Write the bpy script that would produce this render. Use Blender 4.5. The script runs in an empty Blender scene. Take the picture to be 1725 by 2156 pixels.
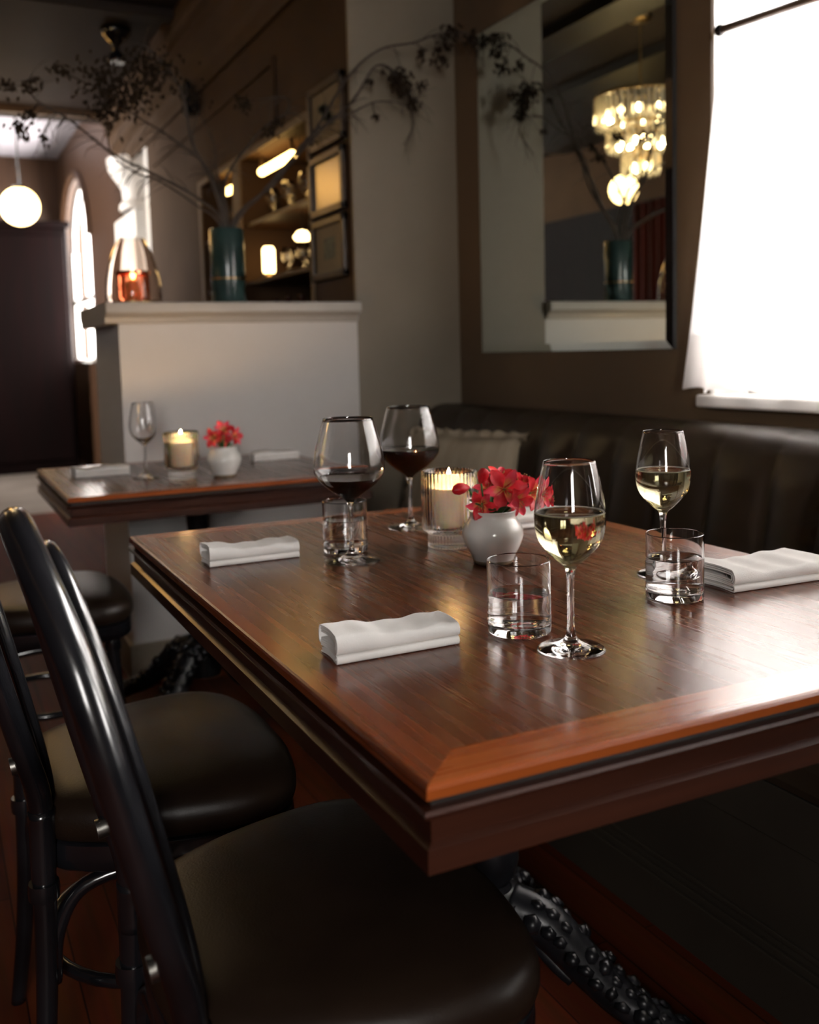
import bpy, bmesh, math, random
from mathutils import Vector, Matrix
PI = math.pi
random.seed(7)
C = bpy.context.scene.collection
SC = bpy.context.scene

# ------------------------------------------------------------------ camera
W0, H0, F0, CX0, CY0 = 1725, 2156, 2050.4, 841.24, 923.0
CAMZ = 1.108
yaw, pitch, roll = math.radians(25.787), math.radians(5.082), math.radians(1.516)
fw = Vector((math.sin(yaw)*math.cos(pitch), math.cos(yaw)*math.cos(pitch), -math.sin(pitch)))
rt = Vector((math.cos(yaw), -math.sin(yaw), 0))
dn = fw.cross(rt)
rt2 = rt*math.cos(roll) + dn*math.sin(roll)
dn2 = dn*math.cos(roll) - rt*math.sin(roll)
cam_d = bpy.data.cameras.new('camera')
cam = bpy.data.objects.new('camera', cam_d); C.objects.link(cam)
m = Matrix((rt2, -dn2, -fw)).transposed().to_4x4()
m.translation = Vector((0, 0, CAMZ))
cam.matrix_world = m
cam_d.sensor_fit = 'VERTICAL'; cam_d.sensor_height = 36; cam_d.sensor_width = 36*W0/H0
cam_d.lens = F0/H0*36
cam_d.shift_x = (W0/2-CX0)/H0; cam_d.shift_y = (CY0-H0/2)/H0
cam_d.clip_start = 0.05
cam_d.dof.use_dof = True; cam_d.dof.focus_distance = 1.28; cam_d.dof.aperture_fstop = 3.8
SC.camera = cam

# ------------------------------------------------------------------ world, lights, exposure
w = bpy.data.worlds.new('sky'); SC.world = w; w.use_nodes = True
wn = w.node_tree.nodes
wn['Background'].inputs[0].default_value = (1.0, 0.965, 0.93, 1)
wn['Background'].inputs[1].default_value = 13.0
def portal(loc, rot, sx, sy):
    l = bpy.data.lights.new('window_daylight', 'AREA'); l.shape = 'RECTANGLE'; l.size = sx; l.size_y = sy
    l.cycles.is_portal = True
    o = bpy.data.objects.new('window_daylight', l); o.location = loc; o.rotation_euler = rot; C.objects.link(o)
SC.view_settings.view_transform = 'Standard'; SC.view_settings.look = 'None'
SC.view_settings.exposure = 1.68; SC.view_settings.gamma = 1.0
cy = SC.cycles
cy.max_bounces = 14; cy.transmission_bounces = 14; cy.glossy_bounces = 6; cy.diffuse_bounces = 4
cy.transparent_max_bounces = 16; cy.caustics_refractive = True; cy.caustics_reflective = False
cy.sample_clamp_indirect = 4.0; cy.sample_clamp_direct = 0.0; cy.blur_glossy = 0.6
cy.use_denoising = True
try: cy.denoiser = 'OPENIMAGEDENOISE'
except Exception: pass

# room extents (metres)
XR, XB, XL = 1.90, 1.461, -1.7       # nook wall, bar wall, left wall
YF, YP, YE = -2.4, 3.36, 11.9        # wall behind the camera, divider, far wall
ZC = 2.95
WY0, WY1, WZ0, WZ1 = 0.30, 1.998, 0.968, 2.55   # nook window opening
portal((XR+0.21, (WY0+WY1)/2, (WZ0+WZ1)/2), (0, PI/2, 0), WZ1-WZ0, WY1-WY0)
portal((XR+0.21, -0.9, 1.72), (0, PI/2, 0), 1.5, 1.3)  # daylight of the added side window
portal((-0.9, YF-0.05, 1.7), (PI/2, 0, 0), 0.7, 1.2)
portal((XL-0.12, 9.1, 1.95), (0, -PI/2, 0), 1.9, 1.8)
portal((XB+0.15, 10.7, 2.0), (0, PI/2, 0), 1.9, 1.8)

# ------------------------------------------------------------------ materials
def mat(name, col=(0.5,0.5,0.5), rough=0.5, metal=0.0, spec=0.5, trans=0.0, ior=1.45, coat=0.0, coat_r=0.1, emit=None, es=0.0, sss=0.0):
    M = bpy.data.materials.new(name); M.use_nodes = True
    b = M.node_tree.nodes['Principled BSDF']; I = b.inputs
    I['Base Color'].default_value = (*col, 1); I['Roughness'].default_value = rough
    I['Metallic'].default_value = metal; I['Specular IOR Level'].default_value = spec
    I['Transmission Weight'].default_value = trans; I['IOR'].default_value = ior
    I['Coat Weight'].default_value = coat; I['Coat Roughness'].default_value = coat_r
    if emit: I['Emission Color'].default_value = (*emit, 1); I['Emission Strength'].default_value = es
    if sss: I['Subsurface Weight'].default_value = sss; I['Subsurface Radius'].default_value = (0.03,0.018,0.010)
    return M
def nd(M, t, **kw):
    n = M.node_tree.nodes.new(t)
    for k, v in kw.items(): setattr(n, k, v)
    return n
def lk(M, a, b): M.node_tree.links.new(a, b)
def noise_col(M, c1, c2, scale=5, stretch=(1,1,1), detail=4, bump=0.0, bscale=None, rough=None, lo=0.35, hi=0.65, rot=0):
    """colour (and optional bump / roughness) driven by stretched object-space noise"""
    b = M.node_tree.nodes['Principled BSDF']
    tc = nd(M, 'ShaderNodeTexCoord'); mp = nd(M, 'ShaderNodeMapping')
    mp.inputs['Scale'].default_value = stretch; mp.inputs['Rotation'].default_value = (0, 0, rot)
    lk(M, tc.outputs['Object'], mp.inputs['Vector'])
    n = nd(M, 'ShaderNodeTexNoise'); n.inputs['Scale'].default_value = scale; n.inputs['Detail'].default_value = detail
    lk(M, mp.outputs[0], n.inputs['Vector'])
    r = nd(M, 'ShaderNodeValToRGB'); r.color_ramp.elements[0].position = lo; r.color_ramp.elements[1].position = hi
    r.color_ramp.elements[0].color = (*c1, 1); r.color_ramp.elements[1].color = (*c2, 1)
    lk(M, n.outputs['Fac'], r.inputs['Fac']); lk(M, r.outputs[0], b.inputs['Base Color'])
    if bump:
        n2 = nd(M, 'ShaderNodeTexNoise'); n2.inputs['Scale'].default_value = bscale or scale*4; n2.inputs['Detail'].default_value = 3
        lk(M, mp.outputs[0], n2.inputs['Vector'])
        bp = nd(M, 'ShaderNodeBump'); bp.inputs['Strength'].default_value = bump; bp.inputs['Distance'].default_value = 0.001
        lk(M, n2.outputs['Fac'], bp.inputs['Height']); lk(M, bp.outputs[0], b.inputs['Normal'])
    if rough:
        mr = nd(M, 'ShaderNodeMapRange'); mr.inputs[3].default_value = rough[0]; mr.inputs[4].default_value = rough[1]
        lk(M, n.outputs['Fac'], mr.inputs[0]); lk(M, mr.outputs[0], b.inputs['Roughness'])
    return M

MT = {}
def wood(name, c1, c2, along, scale=3.0, bump=0.04, rough=(0.22,0.34), coat=0.4):
    st = {'x': (0.9, 34, 34), 'y': (34, 0.9, 34), 'z': (34, 34, 0.9)}[along]
    M = mat(name, c1, 0.3, spec=0.4, coat=coat, coat_r=0.16)
    noise_col(M, c1, c2, scale, st, 9, bump, scale*6, rough, 0.22, 0.8)
    return M
MT['walnut'] = wood('walnut_veneer', (0.070,0.0180,0.0058), (0.108,0.0285,0.0090), 'y', 2.6, rough=(0.22,0.32), coat=0.2)
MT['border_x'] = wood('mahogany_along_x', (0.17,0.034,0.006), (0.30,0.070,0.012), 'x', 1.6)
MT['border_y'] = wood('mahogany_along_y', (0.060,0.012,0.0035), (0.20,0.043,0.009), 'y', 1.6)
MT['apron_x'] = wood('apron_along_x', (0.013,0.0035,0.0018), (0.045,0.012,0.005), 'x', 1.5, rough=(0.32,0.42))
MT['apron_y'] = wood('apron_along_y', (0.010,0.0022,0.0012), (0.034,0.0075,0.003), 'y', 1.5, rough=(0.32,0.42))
MT['dark_wood'] = noise_col(mat('dark_red_wood', (0.01,0.002,0.002), 0.6, spec=0.1), (0.0022,0.0003,0.0003), (0.0045,0.0006,0.0006), 2, (8,8,0.5))
MT['brown_wood'] = wood('brown_panelling', (0.030,0.013,0.0055), (0.052,0.023,0.0095), 'z', 1.2, rough=(0.4,0.5), coat=0)
MT['black'] = noise_col(mat('black_lacquer', (0.006,0.006,0.007), 0.2, coat=0.6, coat_r=0.12), (0.004,0.004,0.005), (0.009,0.009,0.011), 9, rough=(0.16,0.3))
MT['iron'] = noise_col(mat('black_cast_iron', (0.01,0.01,0.011), 0.34, spec=0.35), (0.004,0.004,0.005), (0.010,0.010,0.012), 30, bump=0.4, bscale=60)
MT['vinyl'] = noise_col(mat('brown_vinyl', (0.06,0.042,0.026), 0.38, spec=0.32), (0.0125,0.0068,0.0042), (0.020,0.0115,0.0070), 7, bump=0.25, bscale=350, rough=(0.32,0.42))
MT['banquette'] = noise_col(mat('brown_leatherette', (0.05,0.033,0.02), 0.42), (0.024,0.0155,0.009), (0.034,0.0225,0.0135), 6, bump=0.2, bscale=260, rough=(0.36,0.46))
MT['bench_paint'] = noise_col(mat('taupe_paint', (0.10,0.08,0.06), 0.5), (0.024,0.019,0.014), (0.032,0.026,0.019), 3)
MT['wall_tan'] = noise_col(mat('tan_wall_paint', (0.30,0.21,0.13), 0.6), (0.105,0.067,0.038), (0.125,0.081,0.047), 2, bump=0.1, bscale=80)
MT['wall_grey'] = noise_col(mat('grey_wall_paint', (0.5,0.5,0.45), 0.5), (0.195,0.163,0.120), (0.22,0.185,0.138), 1.5, bump=0.1, bscale=60)
MT['wall_pale_lit'] = noise_col(mat('lit_pale_grey_paint', (0.7,0.67,0.6), 0.5), (0.58,0.56,0.54), (0.64,0.615,0.59), 1.5)  # divider paint, paler than the pier partly to paint in window light
MT['wall_brown'] = noise_col(mat('brown_wall_paint', (0.22,0.13,0.08), 0.7, spec=0.12), (0.045,0.024,0.012), (0.060,0.033,0.017), 2)
MT['trim_cream'] = noise_col(mat('cream_trim_paint', (0.6,0.55,0.45), 0.4), (0.40,0.375,0.34), (0.46,0.43,0.39), 3)
MT['white_paint'] = noise_col(mat('white_paint', (0.8,0.78,0.74), 0.4), (0.76,0.74,0.71), (0.82,0.80,0.77), 3)
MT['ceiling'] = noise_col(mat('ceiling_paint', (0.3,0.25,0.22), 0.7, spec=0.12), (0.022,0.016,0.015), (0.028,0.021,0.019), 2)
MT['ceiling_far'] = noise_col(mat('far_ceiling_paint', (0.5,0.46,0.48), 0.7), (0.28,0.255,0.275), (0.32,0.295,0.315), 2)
MT['black_paint'] = mat('black_paint', (0.012,0.01,0.009), 0.5)
MT['glass'] = mat('clear_glass', (1,1,1), 0.0, trans=1.0, ior=1.5)
MT['glass_ribbed'] = mat('ribbed_glass', (0.98,0.95,0.90), 0.03, trans=1.0, ior=1.45)
MT['smoke_glass'] = mat('copper_tinted_glass', (0.99,0.90,0.84), 0.01, trans=1.0, ior=1.35)
MT['water'] = mat('water', (1,1,1), 0.0, trans=1.0, ior=1.33)
MT['white_wine'] = mat('white_wine', (0.97,0.92,0.62), 0.0, trans=1.0, ior=1.345)
MT['red_wine'] = mat('red_wine', (0.008,0.0003,0.0008), 0.0, trans=0.7, ior=1.345)
MT['foam'] = mat('wine_rim_bubbles', (0.95,0.92,0.82), 0.3, trans=0.3, ior=1.2)
MT['ceramic'] = noise_col(mat('speckled_cream_glaze', (0.7,0.68,0.6), 0.18, coat=0.5, coat_r=0.05), (0.68,0.665,0.62), (0.80,0.79,0.76), 12, detail=8, bump=0.05, bscale=60)
MT['linen'] = noise_col(mat('white_linen', (0.8,0.76,0.7), 0.85, spec=0.2), (0.82,0.80,0.77), (0.88,0.86,0.83), 14, bump=0.5, bscale=900)
MT['wax'] = mat('candle_wax', (0.80,0.66,0.50), 0.5, sss=1.0)
MT['flame'] = mat('flame', (1,0.7,0.3), 0.5, emit=(1.0,0.62,0.22), es=160)
MT['chrome'] = mat('polished_metal', (0.8,0.8,0.8), 0.15, metal=1.0)
MT['brass'] = mat('brass', (0.22,0.15,0.07), 0.35, metal=1.0)
MT['bolt'] = mat('dark_bolt_metal', (0.25,0.24,0.22), 0.35, metal=1.0)
MT['mirror'] = mat('mirror_silver', (0.80,0.86,0.80), 0.0, metal=1.0)
MT['mirror_edge'] = mat('mirror_edge', (0.03,0.03,0.03), 0.3)
MT['globe'] = mat('lit_globe_glass', (1,0.9,0.7), 0.3, emit=(1.0,0.64,0.25), es=3.2)
MT['amber_globe'] = mat('lit_amber_globe_glass', (1,0.8,0.5), 0.3, emit=(1.0,0.50,0.11), es=4.0)
MT['bulb'] = mat('lit_bulb', (1,0.9,0.7), 0.3, emit=(1.0,0.74,0.38), es=11.0)
MT['strip'] = mat('lit_shelf_strip', (1,0.8,0.4), 0.3, emit=(1.0,0.60,0.18), es=4.0)
MT['crystal'] = mat('cut_crystal', (0.98,0.93,0.84), 0.12, trans=0.65, ior=1.5)
MT['teal'] = noise_col(mat('teal_glaze', (0.05,0.12,0.11), 0.25, coat=0.3), (0.012,0.030,0.030), (0.028,0.055,0.052), 8, detail=5)
MT['twig'] = noise_col(mat('grey_brown_bark', (0.10,0.07,0.05), 0.8), (0.025,0.018,0.014), (0.05,0.037,0.03), 20)
MT['dried'] = mat('dried_blossom', (0.022,0.014,0.009), 0.9, spec=0.1)
MT['stem'] = mat('green_stem', (0.05,0.14,0.04), 0.5)
MT['leaf'] = noise_col(mat('green_leaf', (0.03,0.10,0.03), 0.4), (0.02,0.07,0.02), (0.07,0.16,0.04), 40)
MT['frame'] = noise_col(mat('dark_picture_frame', (0.03,0.018,0.01), 0.35), (0.02,0.012,0.007), (0.045,0.026,0.014), 12)
MT['mat_board'] = mat('picture_mat_board', (0.20,0.155,0.10), 0.8)
MT['pane'] = mat('picture_pane', (0.10,0.08,0.05), 0.35, spec=0.9, coat=1.0, coat_r=0.22)
MT['red_curtain'] = noise_col(mat('dark_red_velvet', (0.14,0.005,0.008), 0.8), (0.02,0.001,0.0015), (0.07,0.002,0.004), 2, (8,8,0.3))
MT['plant'] = noise_col(mat('dark_plant_leaf', (0.02,0.05,0.025), 0.5), (0.004,0.010,0.006), (0.009,0.018,0.010), 6)
MT['bottle'] = mat('dark_bottle_glass', (0.03,0.008,0.006), 0.08, spec=0.8)
MT['pale_floor'] = noise_col(mat('pale_stone_floor', (0.35,0.3,0.26), 0.4), (0.14,0.115,0.095), (0.20,0.17,0.145), 3)
def petal_mat():
    M = mat('red_petal', (0.6,0.01,0.02), 0.45, sss=0.15)
    b = M.node_tree.nodes['Principled BSDF']
    tc = nd(M, 'ShaderNodeTexCoord'); n = nd(M, 'ShaderNodeTexNoise'); n.inputs['Scale'].default_value = 45
    lk(M, tc.outputs['Object'], n.inputs['Vector'])
    r = nd(M, 'ShaderNodeValToRGB'); r.color_ramp.elements[0].position = .35; r.color_ramp.elements[1].position = .7
    r.color_ramp.elements[0].color = (0.50,0.006,0.012,1); r.color_ramp.elements[1].color = (0.78,0.055,0.075,1)
    lk(M, n.outputs['Fac'], r.inputs['Fac']); lk(M, r.outputs[0], b.inputs['Base Color'])
    tr = nd(M, 'ShaderNodeBsdfTranslucent'); lk(M, r.outputs[0], tr.inputs[0])
    mx = nd(M, 'ShaderNodeMixShader'); mx.inputs[0].default_value = 0.3
    out = M.node_tree.nodes['Material Output']
    lk(M, b.outputs[0], mx.inputs[1]); lk(M, tr.outputs[0], mx.inputs[2]); lk(M, mx.outputs[0], out.inputs[0])
    return M
MT['petal'] = petal_mat()
def pink_mat():
    M = mat('pink_yellow_petal', (0.85,0.28,0.14), 0.45, sss=0.15)
    b = M.node_tree.nodes['Principled BSDF']; tc = nd(M, 'ShaderNodeTexCoord'); sx = nd(M, 'ShaderNodeSeparateXYZ'); lk(M, tc.outputs['Object'], sx.inputs[0])
    n = nd(M, 'ShaderNodeTexNoise'); n.inputs['Scale'].default_value = 250; lk(M, tc.outputs['Object'], n.inputs['Vector'])
    ad = nd(M, 'ShaderNodeMath', operation='MULTIPLY_ADD'); lk(M, n.outputs['Fac'], ad.inputs[0]); ad.inputs[1].default_value = 0.012; lk(M, sx.outputs['X'], ad.inputs[2])
    mr = nd(M, 'ShaderNodeMapRange'); mr.inputs[1].default_value = 0.004; mr.inputs[2].default_value = 0.036; lk(M, ad.outputs[0], mr.inputs[0])
    r = nd(M, 'ShaderNodeValToRGB'); e = r.color_ramp.elements; e[0].color = (0.75,0.42,0.10,1); e[0].position = 0.25; e[1].color = (0.78,0.05,0.09,1); e[1].position = 0.75
    lk(M, mr.outputs[0], r.inputs['Fac']); lk(M, r.outputs[0], b.inputs['Base Color']); return M
MT['petal_pink'] = pink_mat()
MT['stamen'] = mat('stamen', (0.35,0.22,0.08), 0.6)
def curtain_mat():
    M = bpy.data.materials.new('sheer_white_cotton'); M.use_nodes = True
    M.node_tree.nodes.remove(M.node_tree.nodes['Principled BSDF'])
    tc = nd(M, 'ShaderNodeTexCoord'); wv = nd(M, 'ShaderNodeTexNoise'); wv.inputs['Scale'].default_value = 300
    lk(M, tc.outputs['Object'], wv.inputs['Vector'])
    d = nd(M, 'ShaderNodeBsdfDiffuse'); d.inputs[0].default_value = (0.86,0.84,0.83,1)
    t = nd(M, 'ShaderNodeBsdfTranslucent'); t.inputs[0].default_value = (0.80,0.77,0.755,1)
    p = nd(M, 'ShaderNodeBsdfTransparent')
    m1 = nd(M, 'ShaderNodeMixShader'); m1.inputs[0].default_value = 0.6
    m2 = nd(M, 'ShaderNodeMixShader')
    mr = nd(M, 'ShaderNodeMapRange'); mr.inputs[3].default_value = 0.03; mr.inputs[4].default_value = 0.07
    lk(M, wv.outputs['Fac'], mr.inputs[0]); lk(M, mr.outputs[0], m2.inputs[0])
    lk(M, d.outputs[0], m1.inputs[1]); lk(M, t.outputs[0], m1.inputs[2])
    lk(M, m1.outputs[0], m2.inputs[1]); lk(M, p.outputs[0], m2.inputs[2])
    lk(M, m2.outputs[0], M.node_tree.nodes['Material Output'].inputs[0])
    return M
MT['curtain'] = curtain_mat()
def pane_mat():
    M = bpy.data.materials.new('window_pane_glass'); M.use_nodes = True
    M.node_tree.nodes.remove(M.node_tree.nodes['Principled BSDF'])
    fr = nd(M, 'ShaderNodeFresnel'); fr.inputs[0].default_value = 1.45
    g = nd(M, 'ShaderNodeBsdfGlossy'); g.inputs['Roughness'].default_value = 0.02
    p = nd(M, 'ShaderNodeBsdfTransparent'); mx = nd(M, 'ShaderNodeMixShader')
    lk(M, fr.outputs[0], mx.inputs[0]); lk(M, p.outputs[0], mx.inputs[1]); lk(M, g.outputs[0], mx.inputs[2])
    lk(M, mx.outputs[0], M.node_tree.nodes['Material Output'].inputs[0])
    return M
MT['window_pane'] = pane_mat()
def floor_mat():
    M = mat('red_brown_floorboards', (0.2,0.06,0.03), 0.6, spec=0.06)
    b = M.node_tree.nodes['Principled BSDF']
    tc = nd(M, 'ShaderNodeTexCoord'); mp = nd(M, 'ShaderNodeMapping'); mp.inputs['Rotation'].default_value = (0,0,PI/2)
    lk(M, tc.outputs['Object'], mp.inputs['Vector'])
    br = nd(M, 'ShaderNodeTexBrick'); br.inputs['Scale'].default_value = 1.0
    br.inputs['Brick Width'].default_value = 1.4; br.inputs['Row Height'].default_value = 0.09; br.inputs['Mortar Size'].default_value = 0.0015
    br.inputs['Color1'].default_value = (0.085,0.018,0.007,1); br.inputs['Color2'].default_value = (0.13,0.030,0.011,1); br.inputs['Mortar'].default_value = (0.02,0.008,0.005,1)
    lk(M, mp.outputs[0], br.inputs['Vector'])
    n = nd(M, 'ShaderNodeTexNoise'); n.inputs['Scale'].default_value = 3
    mp2 = nd(M, 'ShaderNodeMapping'); mp2.inputs['Scale'].default_value = (18,1,1); lk(M, tc.outputs['Object'], mp2.inputs['Vector']); lk(M, mp2.outputs[0], n.inputs['Vector'])
    mx = nd(M, 'ShaderNodeMix'); mx.data_type = 'RGBA'; mx.blend_type = 'MULTIPLY'; mx.inputs[0].default_value = 0.6
    lk(M, br.outputs['Color'], mx.inputs[6]); lk(M, n.outputs['Color'], mx.inputs[7]); lk(M, mx.outputs[2], b.inputs['Base Color'])
    return M
MT['floor'] = floor_mat()

# ------------------------------------------------------------------ builders
def obj(name, bm, material, parent=None, smooth=False, bevel=0.0, sub=0, flip=True, angle=None):
    if flip: bmesh.ops.recalc_face_normals(bm, faces=bm.faces)
    me = bpy.data.meshes.new(name); bm.to_mesh(me); bm.free()
    o = bpy.data.objects.new(name, me); C.objects.link(o)
    if material: me.materials.append(MT[material] if isinstance(material, str) else material)
    if smooth: me.polygons.foreach_set('use_smooth', [True]*len(me.polygons))
    if bevel:
        md = o.modifiers.new('bevel', 'BEVEL'); md.width = bevel; md.segments = 2; md.limit_method = 'ANGLE'; md.angle_limit = math.radians(40)
    if sub:
        md = o.modifiers.new('sub', 'SUBSURF'); md.levels = sub; md.render_levels = sub
    if angle: 
        md = None
        try: me.set_sharp_from_angle(angle=math.radians(angle))
        except Exception: pass
    if parent: o.parent = parent
    return o
def tag(o, label=None, cat=None, group=None, kind=None):
    if label: o['label'] = label
    if cat: o['category'] = cat
    if group: o['group'] = group
    if kind: o['kind'] = kind
    return o
def thing(name, label, cat, loc=(0,0,0), rz=0.0, group=None):
    o = bpy.data.objects.new(name, None); C.objects.link(o); o.empty_display_size = 0.05
    o.location = loc; o.rotation_euler = (0, 0, rz)
    return tag(o, label, cat, group)
def struct(name, bm, m, **kw):
    return tag(obj(name, bm, m, **kw), kind='structure')
def dup(o, parent=None, loc=None, rz=None, label=None, group=None):
    c = o.copy(); C.objects.link(c)
    if parent: c.parent = parent
    if loc is not None: c.location = loc
    if rz is not None: c.rotation_euler = (0, 0, rz)
    if label: c['label'] = label
    if group: c['group'] = group
    for ch in list(o.children): dup(ch, c)
    return c
def box(bm, x0, x1, y0, y1, z0, z1):
    v = [bm.verts.new((x, y, z)) for x in (x0, x1) for y in (y0, y1) for z in (z0, z1)]
    for f in ((0,1,3,2),(4,6,7,5),(0,4,5,1),(2,3,7,6),(0,2,6,4),(1,5,7,3)): bm.faces.new([v[i] for i in f])
def BX(*b):
    bm = bmesh.new()
    if isinstance(b[0], (int, float)): box(bm, *b)
    else:
        for q in b: box(bm, *q)
    return bm
def lathe(bm, prof, seg=48, cx=0, cy=0, cz=0, flute=None, close=False):
    """revolve a profile [(r,z)...]; r==0 points become poles"""
    rings = []
    for i, (r, z) in enumerate(prof):
        if r < 1e-6: rings.append([bm.verts.new((cx, cy, cz+z))])
        else:
            ring = []
            for k in range(seg):
                a = 2*PI*k/seg; rr = r*(1+(flute(a, z, r) if flute else 0))
                ring.append(bm.verts.new((cx+rr*math.cos(a), cy+rr*math.sin(a), cz+z)))
            rings.append(ring)
    n = len(rings)
    for i in range(n if close else n-1):
        A, B = rings[i], rings[(i+1) % n]
        if len(A) == 1 and len(B) == 1: continue
        for k in range(seg):
            k2 = (k+1) % seg
            if len(A) == 1: bm.faces.new((A[0], B[k2], B[k]))
            elif len(B) == 1: bm.faces.new((A[k], A[k2], B[0]))
            else: bm.faces.new((A[k], A[k2], B[k2], B[k]))
def L(prof, seg=48, **kw):
    bm = bmesh.new(); lathe(bm, prof, seg, **kw); return bm
def smooth_pts(pts, n=8, closed=False):
    """Catmull-Rom through pts (tuples of any length)"""
    out = []; N = len(pts)
    rng = range(N if closed else N-1)
    for i in rng:
        if closed: p0, p1, p2, p3 = pts[(i-1) % N], pts[i], pts[(i+1) % N], pts[(i+2) % N]
        else: p0, p1, p2, p3 = pts[max(i-1,0)], pts[i], pts[i+1], pts[min(i+2,N-1)]
        for k in range(n):
            t = k/n; t2 = t*t; t3 = t2*t
            out.append(tuple(0.5*((2*b)+(-a+c)*t+(2*a-5*b+4*c-d)*t2+(-a+3*b-3*c+d)*t3) for a, b, c, d in zip(p0, p1, p2, p3)))
    if not closed: out.append(tuple(pts[-1]))
    return out
def tube(bm, pts, r, seg=12, closed=False, cap=True):
    P = [Vector(p[:3]) for p in pts]; n = len(P)
    R = r if isinstance(r, (list, tuple)) else [r]*n
    rings = []; up = None
    for i in range(n):
        a = P[(i-1) % n] if (closed or i > 0) else P[i]
        b = P[(i+1) % n] if (closed or i < n-1) else P[i]
        t = (b-a).normalized()
        if up is None:
            up = Vector((0,0,1)) if abs(t.z) < 0.9 else Vector((1,0,0))
        u = (up - t*up.dot(t)).normalized(); v = t.cross(u); up = u
        rings.append([bm.verts.new(P[i]+(u*math.cos(2*PI*k/seg)+v*math.sin(2*PI*k/seg))*R[i]) for k in range(seg)])
    for i in range(n if closed else n-1):
        A, B = rings[i], rings[(i+1) % n]
        for k in range(seg): bm.faces.new((A[k], A[(k+1) % seg], B[(k+1) % seg], B[k]))
    if cap and not closed:
        bm.faces.new(rings[0][::-1]); bm.faces.new(rings[-1])
def T(pts, r, seg=12, **kw):
    bm = bmesh.new(); tube(bm, pts, r, seg, **kw); return bm
def ball(bm, c, r, seg=10, sq=(1,1,1)):
    st = len(bm.verts)
    rr = bmesh.ops.create_uvsphere(bm, u_segments=seg, v_segments=max(4, seg*2//3), radius=r)
    for v in rr['verts']: v.co = Vector((v.co.x*sq[0], v.co.y*sq[1], v.co.z*sq[2])) + Vector(c)
def extrude_profile(bm, prof, axis, a0, a1, mitre0=0, mitre1=0):
    """closed profile [(u,z)] extruded along axis 'x' or 'y'; mitre shifts the ends by u"""
    def P(u, z, a): return (a, u, z) if axis == 'x' else (u, a, z)
    A = [bm.verts.new(P(u, z, a0+mitre0*u)) for u, z in prof]
    B = [bm.verts.new(P(u, z, a1+mitre1*u)) for u, z in prof]
    n = len(prof)
    for i in range(n): bm.faces.new((A[i], A[(i+1) % n], B[(i+1) % n], B[i]))
    bm.faces.new(A[::-1]); bm.faces.new(B)
def pix(x, y, Y=None, X=None, Z=None):
    """the point seen at pixel (x,y) of the photograph that lies at a given world depth Y (or X, or height Z)"""
    d = rt2*((x-CX0)/F0) + dn2*((y-CY0)/F0) + fw
    t = Y/d.y if Y is not None else (X/d.x if X is not None else (Z-CAMZ)/d.z)
    return Vector((0, 0, CAMZ)) + d*t

# ------------------------------------------------------------------ the setting
struct('floor', BX(XL, XR+0.2, YF, 7.5, -0.1, 0), 'floor')
struct('floor.001', BX(XL, XR+0.2, 7.5, YE, -0.1, 0.0), 'pale_floor')
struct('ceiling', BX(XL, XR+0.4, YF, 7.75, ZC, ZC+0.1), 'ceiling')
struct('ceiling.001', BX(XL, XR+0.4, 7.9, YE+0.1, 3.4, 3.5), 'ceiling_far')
# right wall of the nook with its window opening
struct('wall_right', BX((XR, XR+0.2, -0.25, WY0, 0, ZC), (XR, XR+0.2, YF, -1.55, 0, ZC), (XR, XR+0.2, -1.55, -0.25, 0, WZ0), (XR, XR+0.2, -1.55, -0.25, 2.47, ZC), (XR, XR+0.2, WY1, YP+0.2, 0, ZC), (XR, XR+0.2, WY0, WY1, 0, WZ0), (XR, XR+0.2, WY0, WY1, WZ1, ZC)), 'wall_tan')
struct('wall_left', BX((XL-0.1, XL, YF, 8.2, 0, 3.4), (XL-0.1, XL, 10.0, YE, 0, 3.4), (XL-0.1, XL, 8.2, 10.0, 0, 1.0), (XL-0.1, XL, 8.2, 10.0, 2.9, 3.4)), 'wall_brown')
w5 = thing('window_5', None, None); tag(w5, kind='structure')
obj('window_frame', BX((XL-.08,XL-.03,8.2,8.26,1.0,2.9),(XL-.08,XL-.03,9.94,10.0,1.0,2.9),(XL-.08,XL-.03,9.07,9.13,1.0,2.9),(XL-.08,XL-.03,8.2,10,1.0,1.06),(XL-.08,XL-.03,8.2,10,2.84,2.9)), 'white_paint', w5)
obj('window_pane', BX(XL-.056, XL-.052, 8.25, 9.95, 1.05, 2.85), 'window_pane', w5)
struct('wall_front', BX((XL, -1.25, YF-0.15, YF, 0, ZC), (-0.55, XR+0.2, YF-0.15, YF, 0, ZC), (-1.25, -0.55, YF-0.15, YF, 0, 1.1), (-1.25, -0.55, YF-0.15, YF, 2.3, ZC)), 'wall_tan')
struct('wall_back', BX(XL, XB+0.4, YE, YE+0.1, 0, 3.4), 'brown_wood')
# pier beside the divider (grey towards the table, brown towards the bar)
struct('wall_pier', BX(XB, XR, YP, YP+0.02, 0, ZC), 'wall_grey')
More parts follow.
